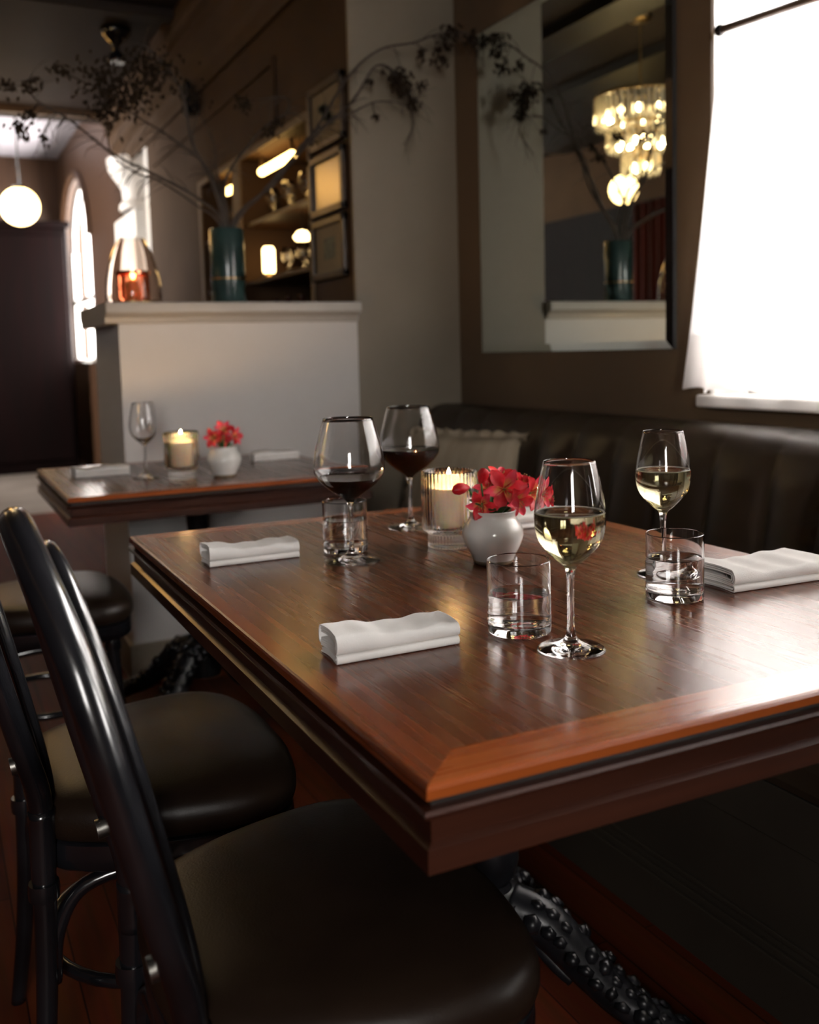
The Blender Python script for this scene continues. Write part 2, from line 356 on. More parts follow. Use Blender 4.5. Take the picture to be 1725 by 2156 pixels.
# bar wall with two recessed niches
NY = (3.80, 4.74, 4.87, 5.49); NZ0, NZ1 = 1.10, 2.06
t_ = 0.34
bm = BX((XB, XR+.1, YP+0.02, NY[0], 0, ZC), (XB, XR+.1, NY[3], 6.9, 0, ZC), (XB, XR+.1, NY[0], NY[3], NZ1, ZC), (XB, XR+.1, NY[0], NY[3], 0, NZ0),
        (XB, XB+t_, NY[1], NY[2], NZ0, NZ1), (XB+t_, XB+t_+.1, NY[0], NY[3], NZ0, NZ1))
struct('wall_bar', bm, 'wall_brown')
struct('trim_1', BX((XB-.012, XB, NY[0]-.03, NY[0], NZ0, NZ1+.03), (XB-.012, XB, NY[1], NY[2], NZ0, NZ1), (XB-.012, XB, NY[3], NY[3]+.05, NZ0, NZ1+.03), (XB-.012, XB, NY[0], NY[3], NZ1, NZ1+.03)), 'wall_tan', bevel=0.003)
# crown moulding along the bar wall and a raised panel line below it
prof = [(0,0),(-0.02,0),(-0.025,0.02),(-0.05,0.05),(-0.06,0.09),(-0.10,0.13),(-0.11,0.20),(-0.14,0.22),(-0.14,0.28),(-0.16,0.30),(-0.16,0.39),(0,0.39)]
bm = bmesh.new(); extrude_profile(bm, [(XB+u, 2.56+z) for u, z in prof], 'y', YP, 7.7)
struct('trim_2', bm, 'wall_brown')
struct('trim_3', BX((XB-.015, XB, 4.2, 6.7, 2.38, 2.41), (XB-.015, XB, 4.17, 4.2, 2.12, 2.41)), 'wall_brown', bevel=0.004)
# ceiling beam and white fascia where the far room begins
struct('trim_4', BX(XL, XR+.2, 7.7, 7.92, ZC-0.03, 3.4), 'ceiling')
struct('trim_5', BX(XL, XR+.2, 7.66, 7.70, ZC-0.05, ZC), 'wall_tan')
# coffer ribs on the dark ceiling
struct('trim_6', BX(0.43, XB, 5.3, 5.42, ZC-.05, ZC), 'ceiling', bevel=0.01)
struct('wall_return', BX((XB, 1.95, 6.9, 7.0, 0, ZC), (1.85, 1.95, 7.0, 8.0, 0, 3.4), (1.5, 1.95, 7.95, 8.05, 0, 3.4)), 'white_paint')
# white column with capital
bm = BX(1.468, 1.60, 7.45, 8.29, 0, 2.22)
lathe(bm, [(0.17,2.22),(0.17,2.26),(0.14,2.30),(0.15,2.38),(0.19,2.44),(0.24,2.52),(0.25,2.6),(0,2.6)], 24, 1.56, 7.6)
struct('trim_7', bm, 'white_paint', bevel=0.008)
struct('trim_8', BX(1.44, 1.62, 7.42, 7.66, 2.6, ZC), 'white_paint', bevel=0.01)
# far right wall with a tall arched window
AY0, AY1, AZ0, AZS = 9.80, 11.60, 1.12, 2.30
bm = BX((1.5, 1.7, 7.95, AY0, 0, 3.4), (1.5, 1.7, AY1, YE, 0, 3.4), (1.5, 1.7, AY0, AY1, 0, AZ0))
na = 20; ac = (AY0+AY1)/2; ar = (AY1-AY0)/2; az = 0.66
prev = None
for k in range(na+1):
    a = PI*k/na; y, z = ac-ar*math.cos(a), AZS+az*math.sin(a)
    cur = [bm.verts.new(p) for p in ((1.5,y,z),(1.7,y,z),(1.5,y,3.4),(1.7,y,3.4))]
    if prev:
        bm.faces.new((prev[0],cur[0],cur[2],prev[2])); bm.faces.new((prev[1],prev[3],cur[3],cur[1])); bm.faces.new((prev[0],prev[1],cur[1],cur[0]))
    prev = cur
struct('wall_far_right', bm, 'brown_wood')
wf = thing('window_2', None, None, (0,0,0)); tag(wf, kind='structure')
bm = bmesh.new(); tube(bm, [(1.6, ac-(ar-.02)*math.cos(PI*k/na), AZS+(az-.02)*math.sin(PI*k/na)) for k in range(na+1)], 0.025, 6)
box(bm, 1.57,1.63, AY0, AY0+.05, AZ0, AZS); box(bm, 1.57,1.63, AY1-.05, AY1, AZ0, AZS); box(bm, 1.57,1.63, AY0, AY1, 1.72, 1.77); box(bm, 1.57,1.63, ac-.02, ac+.02, AZ0, AZS+az-.03)
obj('window_frame', bm, 'white_paint', wf)
bm = bmesh.new(); vs = [bm.verts.new((1.6, AY0, AZ0))]+[bm.verts.new((1.6, ac-ar*math.cos(PI*k/na), AZS+az*math.sin(PI*k/na))) for k in range(na+1)]+[bm.verts.new((1.6, AY1, AZ0))]
bm.faces.new(vs); obj('window_pane', bm, 'window_pane', wf)
obj('window_sill', BX(1.44, 1.66, AY0-.04, AY1+.04, AZ0-.04, AZ0), 'white_paint', wf, bevel=0.005)
bm = bmesh.new()
for s in (0,1):
    pts = [(1.485, ac-(ar+.06)*math.cos(PI*k/na), AZS+(az+.06)*math.sin(PI*k/na)) for k in range(na+1)]
tube(bm, pts, 0.035, 8)
struct('trim_9', bm, 'brown_wood')

struct('trim_11', BX(XL, XL+0.02, YF, 8.15, 0, 2.30), 'dark_wood')
struct('trim_12', BX(XL, -0.40, 2.6, 7.6, ZC-.06, ZC), 'black_paint')
struct('trim_13', BX(0.15, 0.42, 2.6, 7.6, ZC-.06, ZC), 'black_paint')
# half-height divider with moulded cap
dv = struct('wall_divider', BX(0.59, XB, YP, YP+0.52, 0, 1.25), 'wall_pale_lit')
bm = bmesh.new()
capp = [(0.0,1.225),(-0.012,1.228),(-0.018,1.245),(-0.035,1.255),(-0.045,1.262),(-0.045,1.290),(-0.040,1.296),(0.56,1.296),(0.565,1.290),(0.565,1.262),(0.555,1.255),(0.538,1.245),(0.532,1.228),(0.52,1.225)]
extrude_profile(bm, [(YP+u, z) for u, z in capp], 'x', 0.545, XB)
struct('trim_10', bm, 'trim_cream')
struct('baseboard_divider', BX((0.58, XR, YP-.018, YP, 0, 0.13), (0.572, 0.59, YP-.018, YP+.538, 0, 0.13)), 'wall_grey', bevel=0.004)
struct('baseboard_right', BX(XR-.015, XR, YF, WY0-1.0, 0, 0.13), 'wall_tan', bevel=0.004)

# nook window
w1 = thing('window_1', None, None); tag(w1, kind='structure')
bm = BX((XR+.12, XR+.17, WY0, WY0+.05, WZ0, WZ1), (XR+.12, XR+.17, WY1-.05, WY1, WZ0, WZ1), (XR+.12, XR+.17, WY0, WY1, WZ0, WZ0+.06), (XR+.12, XR+.17, WY0, WY1, WZ1-.05, WZ1),
        (XR+.125, XR+.165, WY0, WY1, 1.74, 1.79))
obj('window_frame', bm, 'white_paint', w1, bevel=0.003)
obj('window_pane', BX(XR+.143, XR+.147, WY0+.03, WY1-.03, WZ0+.03, WZ1-.03), 'window_pane', w1)
obj('window_sill', BX(XR-.035, XR+.2, WY0-.03, WY1+.02, WZ0-.03, WZ0+.004), 'white_paint', w1, bevel=0.006)
obj('window_jamb', BX((XR+.001, XR+.2, WY1-.012, WY1+.001, WZ0, WZ1), (XR+.001, XR+.2, WY0-.001, WY0+.012, WZ0, WZ1), (XR+.001, XR+.2, WY0, WY1, WZ1-.012, WZ1+.001)), 'white_paint', w1)
w4 = thing('window_added', None, None); tag(w4, kind='structure')  # bare window added out of view to brighten table and napkins
obj('window_frame', BX((XR+.12,XR+.17,-1.55,-1.50,WZ0,2.47),(XR+.12,XR+.17,-.30,-.25,WZ0,2.47),(XR+.12,XR+.17,-1.55,-.25,WZ0,WZ0+.05),(XR+.12,XR+.17,-1.55,-.25,2.42,2.47),(XR+.125,XR+.165,-1.55,-.25,1.74,1.79)), 'white_paint', w4)
obj('window_pane', BX(XR+.143, XR+.147, -1.52, -.28, WZ0+.03, 2.44), 'window_pane', w4)
obj('window_sill', BX(XR-.035, XR+.2, -1.58, -.22, WZ0-.03, WZ0+.004), 'white_paint', w4, bevel=0.006)
# window behind the camera
w3 = thing('window_3', None, None); tag(w3, kind='structure')
bm = BX((-1.25,-1.21,YF-.1,YF-.05,1.1,2.3),(-.59,-.55,YF-.1,YF-.05,1.1,2.3),(-1.25,-.55,YF-.1,YF-.05,1.1,1.15),(-1.25,-.55,YF-.1,YF-.05,2.25,2.3),(-.92,-.89,YF-.1,YF-.05,1.1,2.3))
obj('window_frame', bm, 'white_paint', w3)

# ------------------------------------------------------------------ curtain and rod
def curtain():
    bm = bmesh.new(); nu, nv = 150, 40; g = []
    for j in range(nv+1):
        v = j/nv                                   # 0 top, 1 bottom
        row = []
        for i in range(nu+1):
            u = i/nu
            ytop = 1.955-u*1.42; ybot = 2.015-u*1.56
            f = v**1.15
            y = ytop*(1-f)+ybot*f
            z = 1.935+0.006*math.sin(u*90)+(0.05*u if v == 0 else 0.05*u*(1-v)) - v*(0.948+0.01*u) 
            ph = u*2*PI*11+0.6*math.sin(u*9)
            amp = 0.006+0.020*v
            xb = 1.90-0.075*(v**0.8)
            x = xb+amp*math.sin(ph+0.5*math.sin(v*3+u*12))+0.004*math.sin(ph*3.1)*(1-v)
            if u < 0.10: x -= 0.0*v
            y += 0.010*math.cos(ph)*v
            row.append(bm.verts.new((min(x, 1.935), y, z)))
        g.append(row)
    for j in range(nv):
        for i in range(nu): bm.faces.new((g[j][i], g[j][i+1], g[j+1][i+1], g[j+1][i]))
    # ruffled heading above the rod
    top = g[0]; up = [bm.verts.new((v.co.x+0.006*math.sin(k*0.9), v.co.y, v.co.z+0.035+0.008*math.sin(k*0.7))) for k, v in enumerate(top)]
    for i in range(nu): bm.faces.new((top[i], up[i], up[i+1], top[i+1]))
    # hem band, a second layer of cloth
    a = g[int(nv*0.87)]; hem = []
    for j in range(int(nv*0.87), nv+1): hem.append([bm.verts.new(v.co+Vector((0.0025,0,0))) for v in g[j]])
    for j in range(len(hem)-1):
        for i in range(nu): bm.faces.new((hem[j][i], hem[j][i+1], hem[j+1][i+1], hem[j+1][i]))
    o = obj('curtain', bm, 'curtain', smooth=True, flip=False)
    tag(o, 'white sheer gathered curtain hanging over the bright window', 'curtain')
curtain()
rod = thing('curtain_rod', 'thin dark curtain rod with a round end knob across the window top', 'curtain rod', (1.93, 1.99, 1.93))
obj('rod', T([(-.05,-.052,-.026),(-.052,-.353,-.044),(-.05,-1.60,-.050)], 0.0105, 10), mat('bronze_rod', (0.10,0.07,0.05), 0.4), rod, smooth=True)
bm = bmesh.new(); ball(bm, (-.05,-.045,-.026), 0.015, 14); obj('finial', bm, 'black', rod, smooth=True)

# ------------------------------------------------------------------ wall mirror
mr_ = thing('wall_mirror', 'tall plain-edged wall mirror showing the chandelier, left of the window', 'mirror', (XR, 2.65, 1.096))
MY0, MY1, MZ0, MZ1 = 2.128-2.65, 3.168-2.65, 0, 1.156
bm = bmesh.new(); b = 0.025
def rect(x, i): return [bm.verts.new((x, y, z)) for y, z in ((MY0+i,MZ0+i),(MY1-i,MZ0+i),(MY1-i,MZ1-i),(MY0+i,MZ1-i))]
A = rect(-0.014, 0); B = rect(-0.018, b)
bm.faces.new(B)
for i in range(4): bm.faces.new((A[i], A[(i+1)%4], B[(i+1)%4], B[i]))
obj('mirror_plate', bm, 'mirror', mr_)
obj('mirror_backing', BX(-0.013, 0, MY0, MY1, MZ0, MZ1), 'mirror_edge', mr_)
obj('mirror_clip', BX((-0.020, 0, 2.64-2.65, 2.66-2.65, MZ1-.004, MZ1+.012)), 'mirror_edge', mr_)

# ------------------------------------------------------------------ banquette
def banquette():
    r = thing('banquette', 'long brown channel-tufted banquette bench along the tan wall', 'banquette', (1.55, 1.3, 0))
    ox, oy = 1.55, 1.3
    # backrest profile (x, z) from the seat up and over to the wall
    prof = smooth_pts([(1.66,0.46),(1.672,0.55),(1.69,0.66),(1.708,0.76),(1.722,0.82),(1.735,0.865),(1.76,0.893),(1.80,0.903),(1.86,0.902),(1.888,0.900)], 5)
    y0, y1 = -0.6, YP-0.02
    seams = [3.30, 3.10]; y = 3.10
    while y > y0: y -= 0.187; seams.append(y)
    bm = bmesh.new(); rows = []
    N = 330
    for i in range(N+1):
        yy = y1+(y0-y1)*i/N
        d = 1.0
        for a, b2 in zip([y1]+seams[:-1], seams):
            if b2 <= yy <= a:
                t = (yy-b2)/max(1e-4, (a-b2)); d = math.sin(PI*t)**0.5 if 0 < t < 1 else 0; break
        ring = []
        for k, (x, z) in enumerate(prof):
            e = min(1, max(0, (0.897-z)/0.10)) if x < 1.80 else 0
            ring.append(bm.verts.new((x-0.034*d*e-ox-0.0, yy-oy, z-(0.006*(1-d) if x < 1.8 and z > .86 else 0))))
        rows.append(ring)
    for i in range(N):
        for k in range(len(prof)-1): bm.faces.new((rows[i][k], rows[i][k+1], rows[i+1][k+1], rows[i+1][k]))
    obj('backrest', bm, 'banquette', r, smooth=True)
    obj('backrest_support', BX(1.77-ox, XR-.012-ox, y0-oy, y1-oy, 0, 0.86), 'bench_paint', r)
    bm = BX(1.185-ox, 1.70-ox, y0-oy, y1-oy, 0.39, 0.47); obj('seat', bm, 'banquette', r, smooth=False, bevel=0.022)
    bm = BX((1.205-ox,1.70-ox,y0-oy,y1-oy,0,0.39),(1.19-ox,1.205-ox,y0-oy,y1-oy,0,0.10),(1.196-ox,1.205-ox,y0-oy,y1-oy,0.10,0.115),(1.199-ox,1.205-ox,y0-oy,y1-oy,0.13,0.14),(1.196-ox,1.205-ox,y0-oy,y1-oy,0.30,0.39))
    obj('bench_base', bm, 'bench_paint', r, bevel=0.002)
banquette()
def pillow(name, label, loc, rot, wdt, hgt, material, frill=True):
    r = thing(name, label, 'cushion', loc); r.rotation_euler = rot
    bm = bmesh.new(); n = 16; fr = {}
    for s in (1, -1):
        for i in range(n+1):
            for j in range(n+1):
                u, v = 2*i/n-1, 2*j/n-1
                if s == -1 and (i in (0, n) or j in (0, n)): fr[(s,i,j)] = fr[(1,i,j)]; continue
                th = 0.065*((1-u**4)*(1-v**4))**0.5*(1+0.08*math.sin(5*u+3*v))
                pinch = 1-0.06*(1-abs(u))*abs(v)-0.05*(1-abs(v))*abs(u)
                fr[(s,i,j)] = bm.verts.new((s*th, u*wdt/2*pinch, v*hgt/2*pinch))
        for i in range(n):
            for j in range(n): bm.faces.new((fr[(s,i,j)], fr[(s,i+1,j)], fr[(s,i+1,j+1)], fr[(s,i,j+1)]))
    obj('cushion_body', bm, material, r, smooth=True)
    if frill:
        bm = bmesh.new(); inn, out = [], []
        per = []
        for k in range(200):
            t = k/200*4; sd = int(t); f = 2*(t-sd)-1
            u, v = [(f,-1),(1,f),(-f,1),(-1,-f)][sd]
            pinch = 1-0.06*(1-abs(u))*abs(v)-0.05*(1-abs(v))*abs(u)
            p = Vector((0, u*wdt/2*pinch, v*hgt/2*pinch)); d = Vector((0,u,v)).normalized()
            per.append((p, d, k))
        for p, d, k in per:
            inn.append(bm.verts.new(p-d*0.004)); out.append(bm.verts.new(p+d*(0.022+0.004*math.sin(k*1.1))+Vector((0.007*math.sin(k*0.9),0,0))))
        for k in range(200): bm.faces.new((inn[k], inn[(k+1)%200], out[(k+1)%200], out[k]))
        obj('frilled_edge', bm, material, r, smooth=True)
    return r
MT['pillow'] = noise_col(mat('striped_taupe_linen', (0.2,0.16,0.11), 0.9, spec=0.2), (0.30,0.245,0.175), (0.40,0.335,0.245), 4, (1,6,1), bump=0.4, bscale=300)
MT['pillow_dark'] = noise_col(mat('brown_linen', (0.11,0.08,0.06), 0.9, spec=0.2), (0.03,0.021,0.015), (0.042,0.03,0.022), 6, bump=0.3, bscale=200)
pillow('throw_pillow', 'taupe linen cushion with frilled edge leaning in the banquette corner', (1.59, 2.83, 0.660), (0.0, 0.22, 0.30), 0.50, 0.34, 'pillow')
pillow('throw_pillow', 'brown cushion on the banquette at the right edge of the photo', (1.60, 1.20, 0.66), (0, 0.25, -0.1), 0.42, 0.36, 'pillow_dark')

# ------------------------------------------------------------------ tables
def cast_pedestal(parent):
    col = [(0,0.685),(0.13,0.685),(0.13,0.67),(0.05,0.66),(0.035,0.62),(0.030,0.55),(0.030,0.40),(0.036,0.36),(0.030,0.345),(0.036,0.335),(0.045,0.315),(0.046,0.29),(0.040,0.265),(0.030,0.25),(0.034,0.24),(0.055,0.23),(0.060,0.215),(0.045,0.20),(0.05,0.17),(0.05,0.12),(0,0.12)]
    obj('column', L(col, 28), 'iron', parent, smooth=True, angle=40)
    for q in range(4):
        a = PI/4+q*PI/2; d = Vector((math.cos(a), math.sin(a), 0)); s = Vector((-d.y, d.x, 0))
        pts = smooth_pts([(0.03,0.21),(0.09,0.19),(0.15,0.135),(0.21,0.085),(0.27,0.055),(0.32,0.03),(0.345,0.028)], 6)
        bm = bmesh.new()
        P = [d*p[0]+Vector((0,0,p[1])) for p in pts]
        rad = [0.040-0.022*(i/len(P)) for i in range(len(P))]
        tube(bm, P, rad, 10)
        rnd = random.Random(3+q)
        for i in range(4, len(P)-3, 2):                       # acanthus leaf casting
            for sg in (-1, 1):
                for h in (0.35, 0.95):
                    c = P[i]+s*sg*rad[i]*h*rnd.uniform(0.8,1.35)+d*rnd.uniform(-.008,.008)+Vector((0,0,rad[i]*(1.05-h*0.75)))
                    e_ = c+d*rnd.uniform(.012,.022)+s*sg*rnd.uniform(-.004,.004)+Vector((0,0,-.006)); rr_ = rad[i]*rnd.uniform(.22,.42); tube(bm, [c-d*.004, c.lerp(e_,.45)+Vector((0,0,.001)), e_], [rr_*.7, rr_*1.15, rr_*.6], 8)
        ball(bm, P[-1]+Vector((0,0,-0.003)), 0.025, 12)
        tube(bm, smooth_pts([tuple(P[3]+Vector((0,0,-0.03))), tuple(P[7]+Vector((0,0,-0.055))), tuple(P[10]+Vector((0,0,-0.05)))], 5), 0.012, 8)
        obj('foot', bm, 'iron', parent, smooth=True)
def table(name, label, x0, x1, y0, y1, bx=0.054, by=0.056):
    cx_, cy_ = (x0+x1)/2, (y0+y1)/2
    r = thing(name, label, 'table', (cx_, cy_, 0))
    hx, hy, zt = (x1-x0)/2, (y1-y0)/2, 0.76
    obj('centre_panel', BX(-hx+bx, hx-bx, -hy+by, hy-by, zt-0.012, zt), 'walnut', r)
    # four mitred border boards with a rounded upper edge
    def board(side):
        bm = bmesh.new()
        e = [(0,-0.012),(0,0),(1,0)]
        W = bx if side in 'LR' else by
        rr = 0.004
        prof = [(0, zt-0.012), (0, zt), (W-rr, zt), (W-rr*0.3, zt-rr*0.3), (W, zt-rr), (W, zt-0.012)]
        inner_x, inner_y = hx-bx, hy-by
        def place(u, z, end):
            if side == 'N': return (end*(inner_x+u*bx/W), -(inner_y+u), z)
            if side == 'S': return (end*(inner_x+u*bx/W), (inner_y+u), z)
            if side == 'L': return (-(inner_x+u), end*(inner_y+u*by/W), z)
            return ((inner_x+u), end*(inner_y+u*by/W), z)
        A = [bm.verts.new(place(u, z, -1)) for u, z in prof]; B = [bm.verts.new(place(u, z, 1)) for u, z in prof]
        for i in range(len(prof)): j = (i+1) % len(prof); bm.faces.new((A[i], A[j], B[j], B[i]))
        bm.faces.new(A[::-1]); bm.faces.new(B)
        return bm
    for sd in 'NSLR': obj('border_board', board(sd), 'border_x' if sd in 'NS' else 'border_y', r)
    # recess, bead and apron
    obj('recess', BX(-hx+.008, hx-.008, -hy+.008, hy-.008, zt-0.020, zt-0.0125), 'black_paint', r)
    def apron(side):
        bm = bmesh.new(); hz = zt-0.020
        prof = [(0.030, hz), (-0.002, hz), (-0.004, hz-0.003), (-0.002, hz-0.007), (0.006, hz-0.009), (0.007, hz-0.030), (0.0, hz-0.034), (0.0, zt-0.0745), (0.030, zt-0.0745)]
        X = hx if side in 'LR' else hy; Yh = hy if side in 'LR' else hx
        def place(u, z, end):
            a = end*(Yh-u)
            return {'N': (a, -(X-u), z), 'S': (a, X-u, z), 'L': (-(X-u), a, z), 'R': (X-u, a, z)}[side]
        A = [bm.verts.new(place(u, z, -1)) for u, z in prof]; B = [bm.verts.new(place(u, z, 1)) for u, z in prof]
        for i in range(len(prof)): j = (i+1) % len(prof); bm.faces.new((A[i], A[j], B[j], B[i]))
        bm.faces.new(A[::-1]); bm.faces.new(B)
        return bm
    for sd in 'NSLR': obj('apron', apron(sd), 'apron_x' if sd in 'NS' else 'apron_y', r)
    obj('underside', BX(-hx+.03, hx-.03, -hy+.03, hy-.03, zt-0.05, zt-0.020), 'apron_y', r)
    cast_pedestal(r)
    # iron plate that joins the pedestal to the top
    obj('mounting_plate', BX(-.2, .2, -.2, .2, 0.685, 0.71), 'iron', r)
    return r
table('dining_table', 'polished mahogany table with orange inlaid border in the foreground', 0.340, 1.210, 0.671, 1.940)
table('dining_table', 'dark mahogany table behind, set against the low grey divider wall', 0.303, 1.150, 2.568, 3.335)
ZT = 0.7603

# ------------------------------------------------------------------ chairs
def chair(label, loc, rz, group):
    r = thing('bentwood_chair', label, 'chair', loc, rz, group)
    # seat outline (local: +x faces the table)
    def outline(n=72, s=1.0):
        key = [(0.205,0.0),(0.20,0.10),(0.175,0.19),(0.125,0.232),(0.05,0.235),(-0.05,0.212),(-0.135,0.175),(-0.180,0.125),(-0.195,0.0)]
        key = key + [(x, -y) for x, y in key[-2:0:-1]]
        p = smooth_pts(key, 5, closed=True)
        return [(x*s, y*s) for x, y in p]
    def slab(levels):
        bm = bmesh.new(); rings = []
        for s, z in levels: rings.append([bm.verts.new((x, y, z)) for x, y in outline(s=s)])
        n = len(rings[0])
        for A, B in zip(rings, rings[1:]):
            for k in range(n): bm.faces.new((A[k], A[(k+1)%n], B[(k+1)%n], B[k]))
        bm.faces.new(rings[0][::-1])
        c = bm.verts.new((0, 0, levels[-1][1]+0.003))
        for k in range(n): bm.faces.new((rings[-1][k], rings[-1][(k+1)%n], c))
        return bm
    obj('seat_frame', slab([(0.965,0.385),(0.985,0.39),(0.99,0.405),(0.985,0.424),(0.96,0.428)]), 'black', r, smooth=True, angle=50)
    obj('seat', slab([(0.965,0.428),(0.995,0.434),(1.01,0.446),(1.01,0.458),(0.995,0.470),(0.96,0.480),(0.90,0.487),(0.78,0.493),(0.5,0.498),(0.2,0.500)]), 'vinyl', r, smooth=True)
    # outer back hoop
    half = [(-0.185,-0.145,0.42),(-0.186,-0.148,0.50),(-0.204,-0.160,0.575),(-0.228,-0.172,0.672),(-0.250,-0.168,0.765),(-0.270,-0.145,0.848),(-0.290,-0.092,0.915),(-0.300,0,0.950)]
    hoop = half + [(x, -y, z) for x, y, z in half[-2::-1]]
    obj('back_hoop', T(smooth_pts(hoop, 6), 0.0165, 16), 'black', r, smooth=True)
    inner = [(-0.168,-0.105,0.43),(-0.176,-0.112,0.52),(-0.195,-0.108,0.62),(-0.222,-0.098,0.74),(-0.248,-0.082,0.84),(-0.266,-0.045,0.902),(-0.272,0,0.918)]
    inner = inner + [(x, -y, z) for x, y, z in inner[-2::-1]]
    obj('inner_hoop', T(smooth_pts(inner, 6), 0.012, 12), 'black', r, smooth=True)
    for s in (-1, 1):
        bm = bmesh.new(); c = Vector((-0.197, s*0.150, 0.555)); tube(bm, [c, c+Vector((-0.024,0,-0.004))], 0.012, 12)
        tube(bm, [c+Vector((0,-s*0.012,0)), c+Vector((0.006,-s*0.04,0))], 0.008, 8)
        obj('bolt', bm, 'bolt', r, smooth=True, angle=40)
    for s in (-1, 1):
        obj('leg', T(smooth_pts([(-0.184,s*0.147,0.48),(-0.186,s*0.150,0.38),(-0.190,s*0.158,0.25),(-0.200,s*0.170,0.12),(-0.215,s*0.182,0.0)], 6), [0.0185-0.0065*i/24 for i in range(25)], 14), 'black', r, smooth=True)
        obj('leg', T(smooth_pts([(0.125,s*0.185,0.42),(0.130,s*0.188,0.30),(0.140,s*0.195,0.15),(0.150,s*0.205,0.0)], 6), [0.0185-0.006*i/18 for i in range(19)], 14), 'black', r, smooth=True)
        for cx__, cy__ in ((0.127, s*0.187), (-0.187, s*0.151)):
            obj('leg_collar', L([(0.0,-.012),(0.021,-.012),(0.022,0),(0.021,.012),(0,.012)], 14, cx=cx__, cy=cy__, cz=0.365), 'black', r, smooth=True, angle=50)
    # bentwood arches under the seat
    def arch(a, b, drop=0.15, h=0.375):
        a, b = Vector(a), Vector(b)
        pts = [a.lerp(b, 0.0)+Vector((0,0,h-drop)), a.lerp(b, 0.03)+Vector((0,0,h-drop*0.5)), a.lerp(b, 0.16)+Vector((0,0,h-0.015)), a.lerp(b, 0.5)+Vector((0,0,h)),
               a.lerp(b, 0.84)+Vector((0,0,h-0.015)), a.lerp(b, 0.97)+Vector((0,0,h-drop*0.5)), b+Vector((0,0,h-drop))]
        return T(smooth_pts([tuple(p) for p in pts], 6), 0.0105, 10)
    cs = [(-0.180,-0.150,0),(0.128,-0.188,0),(0.128,0.188,0),(-0.180,0.150,0)]
    for i in range(4): obj('bentwood_bracket', arch(cs[i], cs[(i+1)%4]), 'black', r, smooth=True)
    ring = [(0.145*math.cos(a)-0.02, 0.175*math.sin(a), 0.20) for a in [2*PI*k/36 for k in range(36)]]
    obj('stretcher_ring', T([(x*1.06, y*1.0, z) for x, y, z in ring], 0.010, 10, closed=True), 'black', r, smooth=True)
    return r
CH = 'black bentwood chairs with brown padded seats'
c0 = chair('black bentwood chair with brown padded seat at the near corner of the front table', (0.370, 1.015, 0), 0.0, CH)
dup(c0, loc=(0.292, 1.560, 0), rz=0.0, label='black bentwood chair behind the nearest one, tucked at the front table')
dup(c0, loc=(0.262, 2.760, 0), rz=0.04, label='black bentwood chair with shiny tan seat at the far table')

# ------------------------------------------------------------------ glassware
def wall_prof(outer, t, floor_z):
    """closed glass section: outer profile bottom->rim, then back down inside"""
    return outer
def wine_glass(label, loc, kind, group, level, rz=0):
    r = thing('wine_glass', label, 'wine glass', loc, rz, group)
    if kind == 'white':
        foot = [(0,0.0),(0.036,0.0),(0.0383,0.0012),(0.0375,0.0024),(0.030,0.0036),(0.020,0.0062),(0.011,0.0105),(0.0063,0.0165),(0.0045,0.028),(0.0040,0.045),(0.0040,0.068),(0.0045,0.085),(0.0058,0.0935),(0.0085,0.0985)]
        bowl = [(0.0158,0.1045),(0.0260,0.1145),(0.0350,0.1260),(0.0390,0.1370),(0.0407,0.1500),(0.0400,0.1640),(0.0375,0.1820),(0.0335,0.2020),(0.0295,0.2190)]
        inb = [(0,0.1035),(0.006,0.1042),(0.0145,0.1085),(0.0245,0.1165),(0.0338,0.1272),(0.0380,0.1378),(0.0397,0.1500),(0.0391,0.1640),(0.0366,0.1820),(0.0326,0.2020),(0.0286,0.2190)]
    else:
        foot = [(0,0.0),(0.043,0.0),(0.0455,0.0012),(0.0445,0.0024),(0.034,0.0036),(0.020,0.0068),(0.010,0.012),(0.0055,0.020),(0.0040,0.035),(0.0038,0.070),(0.0045,0.090),(0.0062,0.0995),(0.010,0.1045)]
        bowl = [(0.020,0.1120),(0.034,0.1215),(0.0480,0.1340),(0.0570,0.1460),(0.0598,0.1560),(0.0592,0.1680),(0.0560,0.1880),(0.0500,0.2120),(0.0418,0.2400)]
        inb = [(0,0.1100),(0.008,0.1108),(0.0190,0.1158),(0.0330,0.1240),(0.0468,0.1352),(0.0558,0.1468),(0.0588,0.1562),(0.0582,0.1680),(0.0551,0.1880),(0.0491,0.2120),(0.0409,0.2400)]
    o = smooth_pts(foot+bowl, 4); o = [(max(0, a), b) for a, b in o]
    i = smooth_pts(inb, 4); i = [(max(0, a), b) for a, b in i]
    rim = ((bowl[-1][0]+inb[-1][0])/2, bowl[-1][1]+0.0006)
    obj('glass', L(o+[rim]+i[::-1], 64), 'glass', r, smooth=True)
    if level:
        li = [(a+(0.00015 if a > 0.001 else 0), b-0.0001) for a, b in i if b < level-0.0005]
        # radius at the level
        rl = None
        for (a0, b0), (a1, b1) in zip(i, i[1:]):
            if b0 <= level <= b1: rl = a0+(a1-a0)*(level-b0)/(b1-b0)
        if kind == 'white':
            p = li+[(rl+0.00015, level+0.0012),(rl-0.0008, level+0.0003),(rl-0.0025, level),(0, level)]
            obj('white_wine', L(p, 64), 'white_wine', r, smooth=True, angle=60)
            obj('bubble_ring', T([((rl-0.0008)*math.cos(2*PI*k/60), (rl-0.0008)*math.sin(2*PI*k/60), level+0.0006) for k in range(60)], 0.0009, 6, closed=True), 'foam', r, smooth=True)
        else:
            p = li+[(rl+0.00015, level+0.001),(rl-0.0008, level+0.0002),(rl-0.0025, level),(0, level)]
            obj('red_wine', L(p, 64), 'red_wine', r, smooth=True, angle=60)
    return r
WG = 'wine glasses on the dining tables'
wine_glass('stemmed glass of white wine nearest the camera, beside the front water glass', (0.651, 0.906, ZT), 'white', WG, 0.160)
